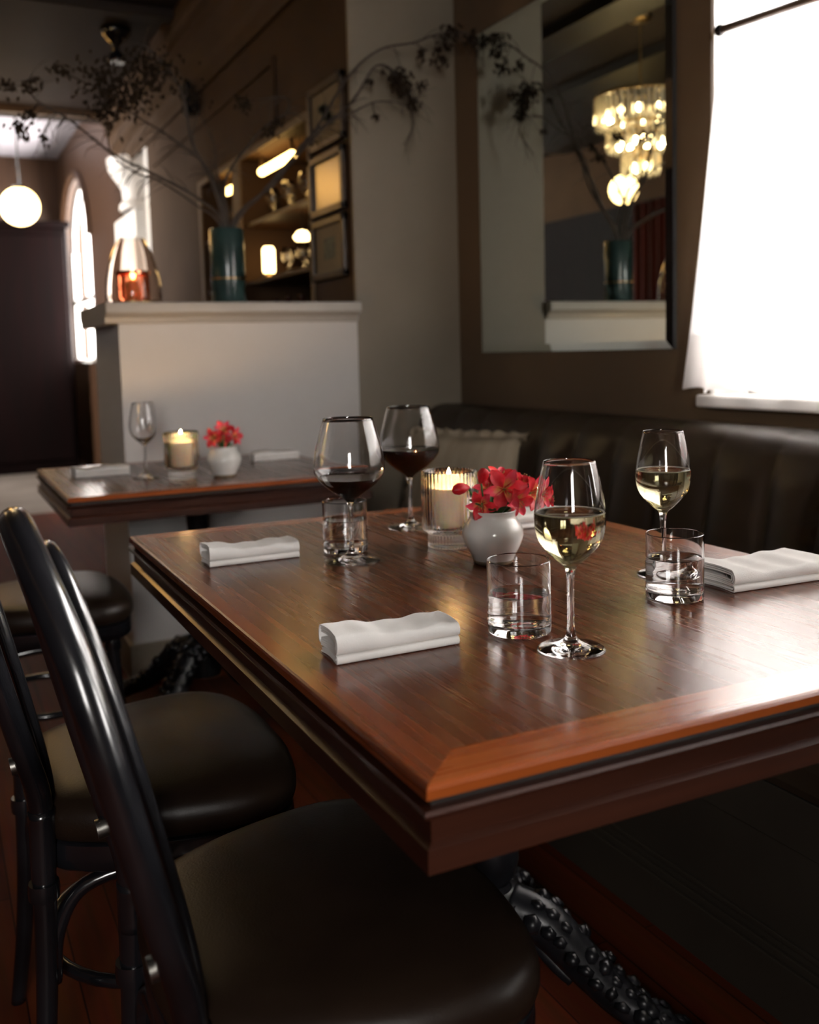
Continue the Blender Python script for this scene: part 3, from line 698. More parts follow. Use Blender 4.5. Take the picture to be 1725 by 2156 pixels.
wine_glass('stemmed glass of white wine behind the right water glass and napkin', (0.989, 1.138, ZT), 'white', WG, 0.160, 0.5)
wine_glass('round-bowled glass with a little red wine in front of a water glass', (0.625, 1.489, ZT), 'red', WG, 0.1400)
wine_glass('round-bowled red wine glass filled higher, left behind the ribbed candle', (0.849, 1.714, ZT), 'red', WG, 0.1560)
wine_glass('empty stemmed wine glass on the far table beside the candle', (0.563, 2.886, ZT), 'white', WG, None)
def tumbler(label, loc, level, group):
    r = thing('water_glass', label, 'water glass', loc, random.random(), group)
    R = 0.0392
    o = [(0,0.0),(R-.004,0.0),(R-.0015,0.0008),(R-.0003,0.003),(R,0.010),(R,0.050),(R,0.0895),(R-.0009,0.0905),(R-.0018,0.0895),(R-.0019,0.050),(R-.0021,0.017),(R-.004,0.0135),(R-.010,0.0120),(0,0.0112)]
    obj('glass', L(o, 64), 'glass', r, smooth=True, angle=35)
    e = 0.00015
    p = [(0,0.0111),(R-.010+e,0.0119),(R-.004+e,0.0134),(R-.0021+e,0.017),(R-.0019+e,0.050 if level > .05 else level-.001),(R-.0019+e,level+0.0014),(R-.003,level+0.0004),(R-.005,level),(0,level)]
    obj('water', L(p, 64), 'water', r, smooth=True, angle=60)
    return r
TG = 'water glasses on the front table'
tumbler('half-full water glass left of the nearest white wine glass', (0.640, 0.998, ZT), 0.048, TG)
tumbler('water glass on the right beside the thick folded napkin', (0.911, 1.025, ZT), 0.056, TG)
tumbler('water glass behind the low-filled red wine glass', (0.648, 1.571, ZT), 0.056, TG)

# ------------------------------------------------------------------ ribbed candle holders
def candle_holder(label, loc, group, power):
    r = thing('candle_holder', label, 'candle holder', loc, 0.1, group)
    nr = 42
    fl = lambda a, z, rr: (0.055*abs(math.sin(a*nr/2)) - 0.030) if rr > 0.030 else 0
    R = 0.0485
    outer = [(0,0.0),(0.036,0.0),(0.0385,0.0015),(0.039,0.006),(0.0385,0.024),(0.0395,0.027),(0.045,0.0295),(0.0475,0.033),(R,0.038),(R,0.060),(R,0.090),(R,0.120),(R,0.134),(R-.0012,0.1362)]
    bm = bmesh.new(); lathe(bm, outer, nr*6, flute=fl)
    inn = [(R-.0022,0.1362),(R-.0038,0.134),(R-.0040,0.100),(R-.0045,0.040),(R-.008,0.034),(R-.014,0.032),(0,0.031)]
    # join inner wall
    me_rings = [v for v in bm.verts]
    last = me_rings[-nr*6:]
    rings = [last]; seg = nr*6
    for rr, z in inn:
        if rr < 1e-6: rings.append([bm.verts.new((0,0,z))])
        else: rings.append([bm.verts.new((rr*math.cos(2*PI*k/seg), rr*math.sin(2*PI*k/seg), z)) for k in range(seg)])
    for A, B in zip(rings, rings[1:]):
        for k in range(seg):
            if len(B) == 1: bm.faces.new((A[k], A[(k+1)%seg], B[0]))
            else: bm.faces.new((A[k], A[(k+1)%seg], B[(k+1)%seg], B[k]))
    obj('ribbed_glass', bm, 'glass_ribbed', r, smooth=True)
    obj('wax', L([(0,0.0325),(0.030,0.0325),(0.0395,0.040),(0.0405,0.050),(0.0405,0.103),(0.0395,0.107),(0.034,0.1035),(0.010,0.1025),(0,0.1025)], 40), 'wax', r, smooth=True, angle=50)
    obj('wick', T([(0,0,0.107),(0.001,0,0.114),(0.002,0,0.118)], 0.0008, 6), 'black_paint', r)
    obj('flame', L([(0,0.114),(0.0035,0.118),(0.0048,0.123),(0.004,0.129),(0.0018,0.136),(0,0.141)], 14), 'flame', r, smooth=True)
    l = bpy.data.lights.new('candle_glow', 'POINT'); l.energy = power*1.3; l.color = (1.0,0.60,0.26); l.shadow_soft_size = 0.006
    lo = bpy.data.objects.new('candle_glow', l); C.objects.link(lo); lo.parent = r; lo.location = (0.010, -0.010, 0.126)
    return r
candle_holder('ribbed glass candle holder with lit candle on the front table', (0.823, 1.506, ZT), 'ribbed candle holders', 1.0)
candle_holder('ribbed glass candle holder with lit candle on the far table', (0.647, 2.782, ZT), 'ribbed candle holders', 1.0)

# ------------------------------------------------------------------ bud vases and alstroemeria
def bud_vase(label, loc):
    r = thing('bud_vase', label, 'vase', loc, 0.3, 'cream bud vases')
    o = smooth_pts([(0.028,0.0),(0.031,0.003),(0.036,0.014),(0.0445,0.030),(0.0495,0.045),(0.0490,0.056),(0.0440,0.067),(0.0385,0.075),(0.0370,0.080),(0.0380,0.085),(0.0388,0.0870),(0.0370,0.0880),(0.0345,0.085),(0.0335,0.079),(0.040,0.066),(0.045,0.052),(0.040,0.030),(0.028,0.010)], 4)
    obj('body', L([(0,0.0)]+o+[(0,0.008)], 48), 'ceramic', r, smooth=True)
    obj('glaze_edge', L([(0.0,-.0002),(0.0285,-.0002),(0.0318,0.003),(0.0332,0.0068),(0.0325,0.0075),(0.030,0.002),(0,0.002)], 48), 'mat_board', r, smooth=True)
    return r
def petal_bm(l, wdt, bend, cup):
    bm = bmesh.new(); n, mI = 9, 6; g = []
    for i in range(n+1):
        t = i/n; wv = wdt*(math.sin(PI*min(1, t*0.88+0.07))**0.75)*(0.35+0.85*t)
        x = l*math.sin(bend*t)/max(bend, .01); z = -l*(1-math.cos(bend*t))/max(bend, .01)
        row = []
        for j in range(mI+1):
            s = 2*j/mI-1
            row.append(bm.verts.new((x, s*wv/2, z+cup*wdt*(s*s)*0.5+0.0008*math.sin(9*s+5*t))))
        g.append(row)
    for i in range(n):
        for j in range(mI): bm.faces.new((g[i][j], g[i][j+1], g[i+1][j+1], g[i+1][j]))
    return bm
PET = {}
def petal_mesh(key, *a):
    if key not in PET:
        bm = petal_bm(*a); me = bpy.data.meshes.new('petal'); bm.to_mesh(me); bm.free()
        me.polygons.foreach_set('use_smooth', [True]*len(me.polygons)); me.materials.append(MT['petal' if key != 'pink' else 'petal_pink']); PET[key] = me
    return PET[key]
def flower(label, base, head, facing, scale=1.0, opened=1.0, group='red alstroemeria flowers'):
    """base: where the stem enters the vase, head: bloom centre, facing: direction the bloom looks"""
    base, head, f = Vector(base), Vector(head), Vector(facing).normalized()
    r = thing('alstroemeria', label, 'flower', tuple(base), 0, group)
    hl = head-base
    pts = smooth_pts([(0,0,-0.03), (0,0,0.0), tuple(hl*0.55+Vector((0,0,0.006))), tuple(hl-f*0.012*scale), tuple(hl)], 5)
    obj('stem', T(pts, 0.0016, 8), 'stem', r, smooth=True)
    q = f.to_track_quat('Z', 'Y')
    rnd = random.Random(hash(label) % 1000 if False else int(head.x*7919+head.y*104729) % 997)
    for k in range(6):
        outer = k % 2 == 0
        key = 'o' if outer else 'i'
        if outer: me = petal_mesh('o', 0.039, 0.027, 1.05, 0.30)
        else: me = petal_mesh('pink', 0.038, 0.020, 0.95, 0.35)
        o = bpy.data.objects.new('petal', me); C.objects.link(o); o.parent = r
        a = k*PI/3+rnd.uniform(-.12,.12)
        tilt = -(1.42-0.50*opened)+rnd.uniform(-.12,.12)
        M = q.to_matrix().to_4x4() @ Matrix.Rotation(a, 4, 'Z') @ Matrix.Translation((0.002,0,0)) @ Matrix.Rotation(tilt, 4, 'Y')
        M = Matrix.Translation(hl-f*0.004) @ M @ Matrix.Scale(scale, 4)
        # blades curve outward: turn the bend away from the axis
        o.matrix_local = M
    bm = bmesh.new()
    for k in range(5):
        a = k*1.3; d = Vector((math.cos(a)*0.006, math.sin(a)*0.006, 0.020))
        p0 = hl; p1 = hl+q @ (d*scale*0.6); p2 = hl+q @ (d*scale+Vector((0,-0.002,0)))
        tube(bm, [p0, p1, p2], 0.0004, 5); ball(bm, p2, 0.0011, 6)
    obj('stamens', bm, 'stamen', r, smooth=True)
    return r
def bud(label, base, head, facing, group='red alstroemeria flowers'):
    base, head, f = Vector(base), Vector(head), Vector(facing).normalized()
    r = thing('alstroemeria_bud', label, 'flower bud', tuple(base), 0, group)
    hl = head-base
    obj('stem', T(smooth_pts([(0,0,-0.03),(0,0,0),tuple(hl*0.6),tuple(hl)], 5), 0.0015, 8), 'stem', r, smooth=True)
    q = f.to_track_quat('Z', 'Y').to_matrix().to_4x4()
    bm = L([(0,-0.004),(0.0045,0.0),(0.0085,0.010),(0.0095,0.018),(0.0070,0.027),(0.002,0.033),(0,0.034)], 18, flute=lambda a, z, rr: 0.10*math.cos(3*a))
    bmesh.ops.transform(bm, matrix=Matrix.Translation(hl) @ q, verts=bm.verts)
    obj('bud', bm, 'petal', r, smooth=True)
    return r
def leaves(label, base, n, seed):
    r = thing('leaf_cluster', label, 'leaves', base, 0, 'green leaves in the bud vases')
    rnd = random.Random(seed)
    for k in range(n):
        a = 2*PI*k/n+rnd.uniform(-.3,.3); bm = petal_bm(0.038, 0.016, 0.8, 0.2)
        M = Matrix.Translation((0.016*math.cos(a), 0.016*math.sin(a), 0.0)) @ Matrix.Rotation(a, 4, 'Z') @ Matrix.Rotation(-rnd.uniform(0.9,1.35), 4, 'Y')
        bmesh.ops.transform(bm, matrix=M, verts=bm.verts)
        obj('leaf', bm, 'leaf', r, smooth=True)
    return r
bud_vase('round cream ceramic bud vase of red flowers on the front table', (0.816, 1.348, ZT))
bx_, by_, bz_ = 0.816, 1.348, ZT+0.085
def at_px(x, y, dy): return pix(x, y, Y=by_+dy)
FL = [ # px, py, depth offset, facing, scale, opened, label
 (1062,1030,-0.012,(-0.30,-0.95,0.15),1.05,0.95,'large open pink-red bloom at the front centre of the cream vase'),
 (1118,1038, 0.000,(0.25,-0.90,0.20),0.95,0.85,'open red bloom on the right, seen partly through the wine glass'),
 (1015,1062,-0.010,(-0.55,-0.75,-0.15),0.80,0.5,'half-open red bloom drooping low at the left of the vase'),
 (1052,1010, 0.020,(0.0,-0.3,0.95),0.80,0.55,'upright red bloom at the top of the bunch'),
 (1098,1018, 0.030,(0.45,-0.2,0.85),0.85,0.7,'red bloom at the back right of the bunch'),
 (1140,1050, 0.012,(0.85,-0.5,0.10),0.80,0.7,'rightmost red bloom behind the white wine glass'),
 (1085,1052,-0.016,(0.10,-0.95,-0.25),0.85,0.8,'low red bloom under the large centre flower'),
 (1030,1030, 0.015,(-0.45,-0.55,0.55),0.75,0.6,'small red bloom at the back left of the bunch'),
]
for x, y, dy, f, s, op, lab in FL:
    h = at_px(x, y, dy); flower(lab, (bx_+(h.x-bx_)*0.25, by_+(h.y-by_)*0.3, bz_-0.01), h, f, s, op)
h = at_px(985,1026,-0.006); bud('long red bud pointing left towards the ribbed candle', (bx_-0.012, by_, bz_-0.01), h, (-0.95,-0.25,-0.05))
h = at_px(1013,1014,0.0); bud('short red bud above the left side of the bunch', (bx_-0.010, by_+0.004, bz_-0.01), h, (-0.15,-0.55,0.55))
leaves('dark green leaves under the red flowers in the front vase', (bx_, by_, bz_-0.008), 8, 5)
bud_vase('round cream ceramic bud vase of red flowers on the far table', (0.765, 2.758, ZT))
for k, (dx, dz, f, lab) in enumerate([(-0.030,0.030,(-0.7,-0.7,0.1),'left red bloom in the far vase'), (0.0,0.048,(-0.1,-0.7,0.6),'top red bloom in the far vase'), (0.030,0.030,(0.5,-0.8,0.1),'right red bloom in the far vase'), (0.0,0.020,(-0.1,-1,0),'lowest red bloom in the front of the far vase')]):
    flower(lab, (0.765+dx*.3, 2.758, bz_-0.01), (0.765+dx, 2.745+0.01*k, bz_+dz), f, 0.9, 0.7)
leaves('dark green leaves under the red flowers in the far vase', (0.765, 2.758, bz_-0.008), 6, 9)

# ------------------------------------------------------------------ folded napkins
def napkin(label, loc, rz, Lg=0.157, Wd=0.062, h1=0.010, h2=0.018, seed=1, group='folded white napkins'):
    bm = bmesh.new(); rnd = random.Random(seed); ph = rnd.uniform(0, 6)
    th = 0.0022
    def U(z0, z1, w_front, back):          # sheet path: back-low -> front -> back-high
        r_ = (z1-z0)/2; p = [(back, z0)]
        for k in range(5): p.append((back+(w_front-back)*(k+1)/6, z0))
        for k in range(9):
            a = -PI/2-PI*k/8; p.append((w_front+0.8*r_*math.cos(a), (z0+z1)/2+r_*math.sin(a)))
        for k in range(5): p.append((w_front+(back-w_front)*(k+1)/6, z1))
        p.append((back, z1)); return p
    paths = []
    hw = Wd/2
    paths.append(U(th/2, h1-th/2, -hw+h1/2, hw*0.96)); paths.append([(hw*.9, h1*0.5), (-hw+h1*.7, h1*0.5)])
    z = h1
    o_, i_ = [], []
    lay = 0; a0, a1 = z+th/2, z+h2-th/2
    while a1-a0 > th*0.9 and lay < 4:
        paths.append(U(a0, a1, -hw+(a1-a0)/2+lay*0.004, hw*(1.0-0.03*lay))); a0 += th*1.05; a1 -= th*1.05; lay += 1
    # rolled-over back edge for the upper packet
    r_ = h2/2
    paths.append([(hw*0.98+r_*0.5*math.sin(PI*k/8), z+r_-(r_-th/2)*math.cos(PI*k/8)) for k in range(9)])
    NS = 26
    for path in paths:
        n = len(path); L0 = []; 
        for k in range(n):
            a, b = path[max(k-1,0)], path[min(k+1,n-1)]
            d = Vector((b[0]-a[0], b[1]-a[1])); d = d.normalized() if d.length > 0 else Vector((1,0)); L0.append(Vector((-d.y, d.x)))
        rings = []
        for s in range(NS+1):
            x = -Lg/2+Lg*s/NS; ring = []
            wob = 0.0016*math.sin(s*0.33+ph)+0.0008*math.sin(s*0.9+ph*2)
            for sg in (1, -1):
                rngk = range(n) if sg == 1 else range(n-1, -1, -1)
                for k in rngk:
                    u, zz = path[k]; q = L0[k]*(th/2*sg*0.92)
                    f = zz/(h1+h2)
                    ring.append(bm.verts.new((x+0.003*math.sin(u*60+ph)*(abs(s-NS/2)/(NS/2))**6, u+q.x+0.0015*math.sin(s*0.25+zz*200+ph)*f, max(0.0003, zz+q.y+(wob+0.0035*math.sin(s*0.19+ph)*0.6)*f*max(0, (zz-h1*0.7))/(h2)*1.2))))
            rings.append(ring)
        m_ = len(rings[0])
        for A, B in zip(rings, rings[1:]):
            for k in range(m_): bm.faces.new((A[k], A[(k+1)%m_], B[(k+1)%m_], B[k]))
        for R_ in (rings[0], rings[-1]):
            for k in range(n-1):
                bm.faces.new((R_[k], R_[k+1], R_[m_-2-k], R_[m_-1-k]))
    o = obj('folded_napkin', bm, 'linen', smooth=True, angle=60)
    o.location = loc; o.rotation_euler = (0, 0, rz); tag(o, label, 'napkin', group)
    return o
napkin('white folded napkin nearest the camera, beside the front water glass', (0.474, 1.018, ZT), 0.0, seed=1)
napkin('white folded napkin at the far left corner of the front table', (0.482, 1.595, ZT), 0.0, seed=4)
napkin('thick white folded napkin on the right edge of the front table', (1.092, 1.040, ZT), -0.06, Lg=0.185, Wd=0.098, h1=0.010, h2=0.018, seed=7)
napkin('white folded napkin half hidden behind the cream vase and wine glass', (1.040, 1.600, ZT), 0.0, seed=9, h1=0.009, h2=0.020)
napkin('white folded napkin at the left end of the far table', (0.455, 3.020, ZT), 0.0, seed=12)
napkin('white folded napkin at the right end of the far table', (1.035, 3.105, ZT), 0.0, seed=15)

# ------------------------------------------------------------------ things on the divider cap
CZ = 1.2965
tv = thing('floor_vase', 'tall teal cylindrical vase of bare branches on the divider ledge', 'vase', (1.003, 3.46, CZ))
tv.name = 'tall_vase'
obj('body', L([(0,0),(0.060,0),(0.062,0.004),(0.061,0.12),(0.062,0.262),(0.060,0.266),(0.055,0.262),(0.054,0.02),(0,0.015)], 40), 'teal', tv, smooth=True, angle=50)
obj('glaze_band', L([(0.0622,0.085),(0.0626,0.088),(0.0622,0.091)], 40), 'brass', tv, smooth=True)
hg = thing('hurricane_lamp', 'clear bell-shaped glass hurricane shade on the left end of the divider ledge', 'candle lamp', (0.665, 3.46, CZ))
dome = smooth_pts([(0.092,0.0),(0.095,0.03),(0.091,0.08),(0.081,0.13),(0.067,0.175),(0.052,0.207),(0.042,0.225)], 5)
obj('glass_shade', L(dome+[(a-0.0018, b) for a, b in dome[::-1]], 48, close=True), 'smoke_glass', hg, smooth=True)
obj('base_plate', L([(0,0),(0.10,0),(0.10,0.006),(0,0.006)], 40), 'brass', hg)
cd = obj('candle', L([(0,0.006),(0.024,0.006),(0.024,0.075),(0.02,0.08),(0,0.078)], 24), 'wax', hg, smooth=True, angle=50)
obj('flame', L([(0,0.085),(0.006,0.090),(0.009,0.100),(0.006,0.112),(0,0.122)], 12), 'flame', cd, smooth=True)
obj('glint_holder', L([(0,0.0065),(0.05,0.0065),(0.055,0.02),(0.055,0.11),(0.0535,0.11),(0.0535,0.022),(0.048,0.0085),(0,0.0085)], 40), mat('rose_tinted_glass', (1.0,0.55,0.38), 0.02, trans=1.0, ior=1.45), hg, smooth=True, angle=50)  # inner glass added to give the shade copper glints
obj('copper_band', L([(0.0555,0.10),(0.058,0.10),(0.058,0.112),(0.0555,0.112)], 40, close=True), mat('copper', (0.8,0.35,0.2), 0.2, metal=1.0), hg, smooth=True, angle=50)

# bare branches: polylines given in photo pixels with a world depth, turned into 3D stems
def branch(label, pts, r0, r1, tufts=(), seed=1, hang=()):
    rnd = random.Random(seed)
    P = [tuple(pix(x, y, Y=d)) for x, y, d in pts]
    P = [(1.003+0.02*math.cos(seed), 3.46+0.02*math.sin(seed), CZ+0.03)]+P
    base = Vector(P[0])
    r = thing('dried_branch', label, 'branch', tuple(base), 0, 'bare branches in the teal vase')
    S = smooth_pts([tuple(Vector(p)-base) for p in P], 7); n = len(S)
    obj('stem', T(S, [r0+(r1-r0)*(i/(n-1)) for i in range(n)], 7), 'twig', r, smooth=True)
    bm = bmesh.new()
    for k in range(int(n*0.5)):
        i = rnd.randint(n//3, n-2); p = Vector(S[i]); t = (Vector(S[i+1])-p).normalized()
        d = (t+Vector((rnd.uniform(-1,1), rnd.uniform(-.6,.6), rnd.uniform(-1,.8)))).normalized()
        q = [p]; 
        for s in range(4):
            d = (d+Vector((rnd.uniform(-.4,.4), rnd.uniform(-.3,.3), -0.25))).normalized(); q.append(q[-1]+d*rnd.uniform(.015,.035))
        tube(bm, q, [r1*0.8, r1*.7, r1*.6, r1*.5, r1*.3], 5)
    if len(bm.verts): obj('twigs', bm, 'twig', r, smooth=True)
    for (x, y, d, rad, num) in tufts:
        bm = bmesh.new(); c = pix(x, y, Y=d)-base
        for k in range(int(num*2.2)):
            v = Vector((rnd.gauss(0,1), rnd.gauss(0,.7), rnd.gauss(0,.8)))*rad*0.5
            a = c+v; b = a+Vector((rnd.uniform(-1,1), rnd.uniform(-1,1), rnd.uniform(-1.5,.3)))*0.015
            tube(bm, [a, (a+b)/2+Vector((0,0,.003)), b], [0.002,0.0055,0.001], 5)
        near = min((Vector(s) for s in S), key=lambda s: (s-c).length)
        tube(bm, [near, c], 0.0015, 5)
        obj('dried_blossom', bm, 'dried', r, smooth=True)
    return r
D = 3.44
branch('bare branch reaching far left across the ceiling from the teal vase', [(470,475,D),(420,420,D-.02),(340,375,D-.05),(240,325,D-.08),(150,255,D-.1),(75,210,D-.12),(60,165,D-.12)], .0065, .0022, [(62,180,3.3,.03,14),(45,270,3.3,.035,18),(10,180,3.3,.03,12),(60,240,3.3,.02,8)], 1)
branch('bare branch curving low to the left above the hurricane lamp', [(465,480,D),(410,430,D),(330,378,D-.03),(290,366,D-.03),(235,325,D-.04),(215,260,D-.05),(120,240,D-.05),(85,300,D-.05)], .0045, .0016, [(90,290,3.38,.02,6)], 2)
branch('thick bare branch rising steeply to the upper left of the teal vase', [(470,470,D),(445,380,D),(405,300,D-.02),(385,200,D-.03),(350,140,D-.03),(300,90,D-.05)], .0095, .003, [(240,200,3.38,.11,80),(210,160,3.38,.06,30),(330,150,3.38,.08,40),(290,180,3.38,.08,50)], 3)
branch('bare branch with tufts leaning left behind the thick branch', [(475,470,D+.03),(440,360,D+.03),(360,290,D+.03),(280,240,D+.02),(230,200,D)], .0075, .002, [(230,225,3.44,.07,50),(130,150,3.44,.03,14),(300,130,3.44,.07,30)], 4)
branch('bare branch forking up and to the right in front of the shelves', [(480,475,D),(475,380,D-.01),(520,310,D-.02),(560,265,D-.03),(605,235,D-.04),(600,205,D-.05),(540,210,D-.05)], .0065, .002, [(510,215,3.39,.035,16),(565,275,3.39,.03,14),(585,255,3.39,.02,8)], 5)
branch('long bare branch sweeping right across the grey pier to the mirror', [(490,475,D),(545,415,D-.03),(600,350,D-.07),(660,280,D-.10),(735,160,3.28),(800,105,3.25),(870,90,3.2),(930,70,3.18),(985,70,3.16),(1002,100,3.15)], .0075, .002, [(950,65,3.18,.035,22),(990,80,3.16,.03,18),(890,115,3.2,.02,8),(925,125,3.2,.035,12),(940,95,3.2,.03,12)], 6)
branch('bare branch with a dense dark tuft in front of the grey pier', [(490,470,D),(580,385,D-.05),(640,300,D-.1),(700,250,3.30),(745,210,3.28),(790,140,3.27),(830,150,3.25),(860,205,3.24),(880,215,3.22)], .0065, .002, [(835,165,3.25,.045,45),(852,190,3.25,.03,26),(870,215,3.23,.025,18),(778,170,3.26,.012,5),(888,180,3.23,.018,8)], 7)
branch('thin bare twig hanging down over the grey pier', [(495,475,D),(600,360,D-.05),(690,262,3.3),(745,235,3.28),(800,213,3.26),(860,225,3.24),(872,260,3.23),(850,305,3.22)], .005, .0014, [(790,245,3.27,.012,4)], 8)
branch('thin bare twig standing upright in the middle of the teal vase', [(478,475,D),(470,420,D),(455,350,D),(450,300,D),(425,250,D-.02)], .005, .0016, [(400,200,3.43,.05,20)], 9)

# ------------------------------------------------------------------ pictures on the bar wall
def picture(label, y0, y1, z0, z1, motif):
    r = thing('framed_picture', label, 'picture', (XB, (y0+y1)/2, z0), 0, 'framed pictures on the brown wall')
    a, b, h = (y0-y1)/2, (y1-y0)/2, z1-z0; fwd = 0.028
    obj('frame', BX((-.022,0,a,a+fwd,0,h),(-.022,0,b-fwd,b,0,h),(-.022,0,a,b,0,fwd),(-.022,0,a,b,h-fwd,h)), 'frame', r, bevel=0.003)
    obj('mat_board', BX(-.008,-.001,a+.02,b-.02,.02,h-.02), 'mat_board' if motif != 'pane' else 'pane', r)
    if motif == 'fern':
        bm = bmesh.new(); rnd = random.Random(4)
        for k in range(22):
            t = k/22; y = 0.07*(t-.5)*1.6; z = h*.32+t*h*.36; box(bm, -.0095, -.008, y-.02-.03*rnd.random(), y+.02+.03*rnd.random(), z-.006, z+.006)
        obj('artwork', bm, mat('grey_green_print', (0.08,0.09,0.06), 0.8), r)
    elif motif == 'square':
        bm = BX(-.0095,-.008,-.055,.055,h*.33,h*.68); obj('artwork', bm, noise_col(mat('grey_engraving', (0.1,0.11,0.09), 0.8), (0.05,0.06,0.045), (0.16,0.16,0.12), 40), r)
picture('top framed print with a dark plant drawing on the brown wall', 3.40, 3.76, 1.905, 2.150, 'fern')
picture('middle framed picture whose glass glows with a golden reflection', 3.41, 3.77, 1.650, 1.885, 'pane')
picture('bottom framed print with a small dark square engraving', 3.415, 3.765, 1.400, 1.635, 'square')

# ------------------------------------------------------------------ bar niches
for k, (ya, yb) in enumerate(((NY[0],NY[1]), (NY[2],NY[3]))):
    for z, nm in ((1.475, 'lower'), (1.755, 'upper')):
        s = obj('bar_shelf', BX(XB+.01, XB+t_, ya, yb, z-.018, z), 'brown_wood')
        tag(s, f'{nm} wooden shelf in the {"right, wider" if k == 0 else "left, narrow"} wall niche', 'shelf', 'niche shelves')
def strip(label, y0, y1, z):
    r = thing('light_strip', label, 'light', (XB+.06, (y0+y1)/2, z), 0, 'niche light strips')
    obj('lit_tube', T([(0,(y0-y1)/2,0),(0,(y1-y0)/2,0)], 0.020, 12), 'strip', r, smooth=True)
    for e in (-1, 1): obj('holder', BX(-.008,.008,e*((y1-y0)/2-.01)-.01,e*((y1-y0)/2-.01)+.01,0.018,NZ1-z), 'brass', r)
strip('long glowing warm light strip at the top of the wider niche', 4.16, 4.60, 1.99)
strip('short glowing warm light strip at the top of the narrow niche', 4.95, 5.20, 1.99)
def small_glass(h=0.14):
    bm = bmesh.new()
    o = [(0,0),(0.03,0),(0.03,0.002),(0.005,0.006),(0.004,0.06),(0.012,0.068),(0.033,0.09),(0.034,0.11),(0.028,0.15),(0.027,0.15),(0.033,0.11),(0.031,0.09),(0.010,0.071),(0,0.07)]
    lathe(bm, o, 16)
    return bm
ORD = ['leftmost','second from left','third from left','fourth from left','fifth from left','sixth from left','seventh from left','eighth from left','ninth from left']
first = None; GS = random.Random(2)
rows = [(1.755,3.88,4.68,8,1.56),(1.755,4.93,5.43,5,1.56),(1.475,3.90,4.66,8,1.62),(1.475,4.93,5.43,5,1.62)]
for ri, (z, ya, yb, n, x) in enumerate(rows):
    lab = ['clear stemmed glass on the upper shelf of the wider niche','clear stemmed glass on the upper shelf of the narrow niche','clear stemmed glass on the lower shelf of the wider niche','clear stemmed glass on the lower shelf of the narrow niche'][ri]
    for k in range(n):
        loc = (x+0.05*(k % 2), ya+(yb-ya)*k/(n-1), z+.0005)
        if first is None:
            first = obj('shelf_glass', small_glass(), 'glass', smooth=True); o = first
        else: o = first.copy(); C.objects.link(o)
        o.location = loc; tag(o, ORD[n-1-k]+' '+lab, 'glass', 'glasses on row %s of the bar niches' % ['one','two','three','four'][ri])
# bottles below
bprof = [(0,0),(0.036,0),(0.038,0.004),(0.038,0.17),(0.030,0.20),(0.014,0.225),(0.013,0.27),(0.015,0.272),(0.015,0.285),(0,0.286)]
b0 = None
for k in range(9):
    if b0 is None: b0 = obj('wine_bottle', L(bprof, 20), 'bottle', smooth=True); o = b0
    else: o = b0.copy(); C.objects.link(o)
    o.location = (XB+.12+.03*(k % 2), 3.90+k*0.092, NZ0+.0005)
    tag(o, ORD[8-k]+' dark wine bottle in the bottom of the wider niche', 'bottle', 'bottles in the bottom of the niche')
lp = thing('table_lantern', 'small glowing cylindrical lamp on the lower niche shelf', 'lamp', (1.53, 4.57, 1.4755))
obj('lit_shade', L([(0,.03),(0.026,.03),(0.03,.04),(0.03,.14),(0.022,.155),(0,.155)], 20), 'globe', lp, smooth=True)
obj('foot', L([(0,0),(0.03,0),(0.03,.012),(0.012,.018),(0.012,.03),(0,.03)], 20), 'brass', lp, smooth=True)
lp = thing('pendant_reflection', 'tiny glowing shape under the upper niche shelf, standing in for a pendant reflection', 'lamp', (1.52, 4.07, 1.6))  # glowing shape put in for a pendant's reflection, no lamp hangs here
obj('lit_shade', L([(0,.0),(0.03,.004),(0.04,.02),(0.02,.045),(0,.05)], 20), 'globe', lp, smooth=True)
obj('cord', T([(0,0,.045),(0,0,.137)], 0.002, 6), 'black_paint', lp)

# ------------------------------------------------------------------ far room
cab = thing('dark_cabinet', 'tall dark red-brown wooden cabinet at the far end of the room', 'cabinet', (0.55, 10.6, 0))
obj('body', BX(-0.85, 0.80, -0.35, 0.35, 0, 2.42), 'dark_wood', cab, bevel=0.02)
obj('cornice', BX(-0.88, 0.83, -0.38, 0.38, 2.42, 2.48), 'dark_wood', cab, bevel=0.015)
for s in (-1, 1):
    d = obj('door', BX((-.03 if s < 0 else .0)+(-.78 if s < 0 else .02), (-.01 if s < 0 else .76), -0.372, -0.35, 0.12, 2.34), 'dark_wood', cab, bevel=0.008)
    bm = bmesh.new(); ball(bm, (s*0.05, -0.385, 1.2), 0.018, 10); obj('knob', bm, 'brass', d, smooth=True)
def globe(label, loc, r, drop, gm='globe'):
    t = thing('globe_pendant', label, 'pendant lamp', loc, 0, 'globe pendants')
    bm = bmesh.new(); ball(bm, (0,0,0), r, 32); obj('glass_globe', bm, gm, t, smooth=True)
    obj('fitter', L([(0,r*0.96),(r*.35,r*.93),(r*.35,r*1.08),(r*.12,r*1.15),(0,r*1.15)], 20), 'black', t, smooth=True)
    obj('stem', T([(0,0,r*1.1),(0,0,drop)], 0.008, 8), 'black', t, smooth=True)
    obj('canopy', L([(0,drop-.03),(0.05,drop-.03),(0.06,drop),(0,drop)], 20), 'black', t, smooth=True)
g_ = pix(42, 435, Y=8.3)
globe('glowing white globe pendant above the dark cabinet', tuple(g_), 0.148, 3.4-g_.z)
globe('glowing globe pendant seen only in the mirror', (-1.02, 5.93, 2.27), 0.108, ZC-2.27)
globe('unseen amber globe pendant added for the golden reflection in the middle framed picture', (-0.12, 7.35, 2.44), 0.175, ZC-2.44, 'amber_globe')  # out of view, added to gild the middle picture's glass
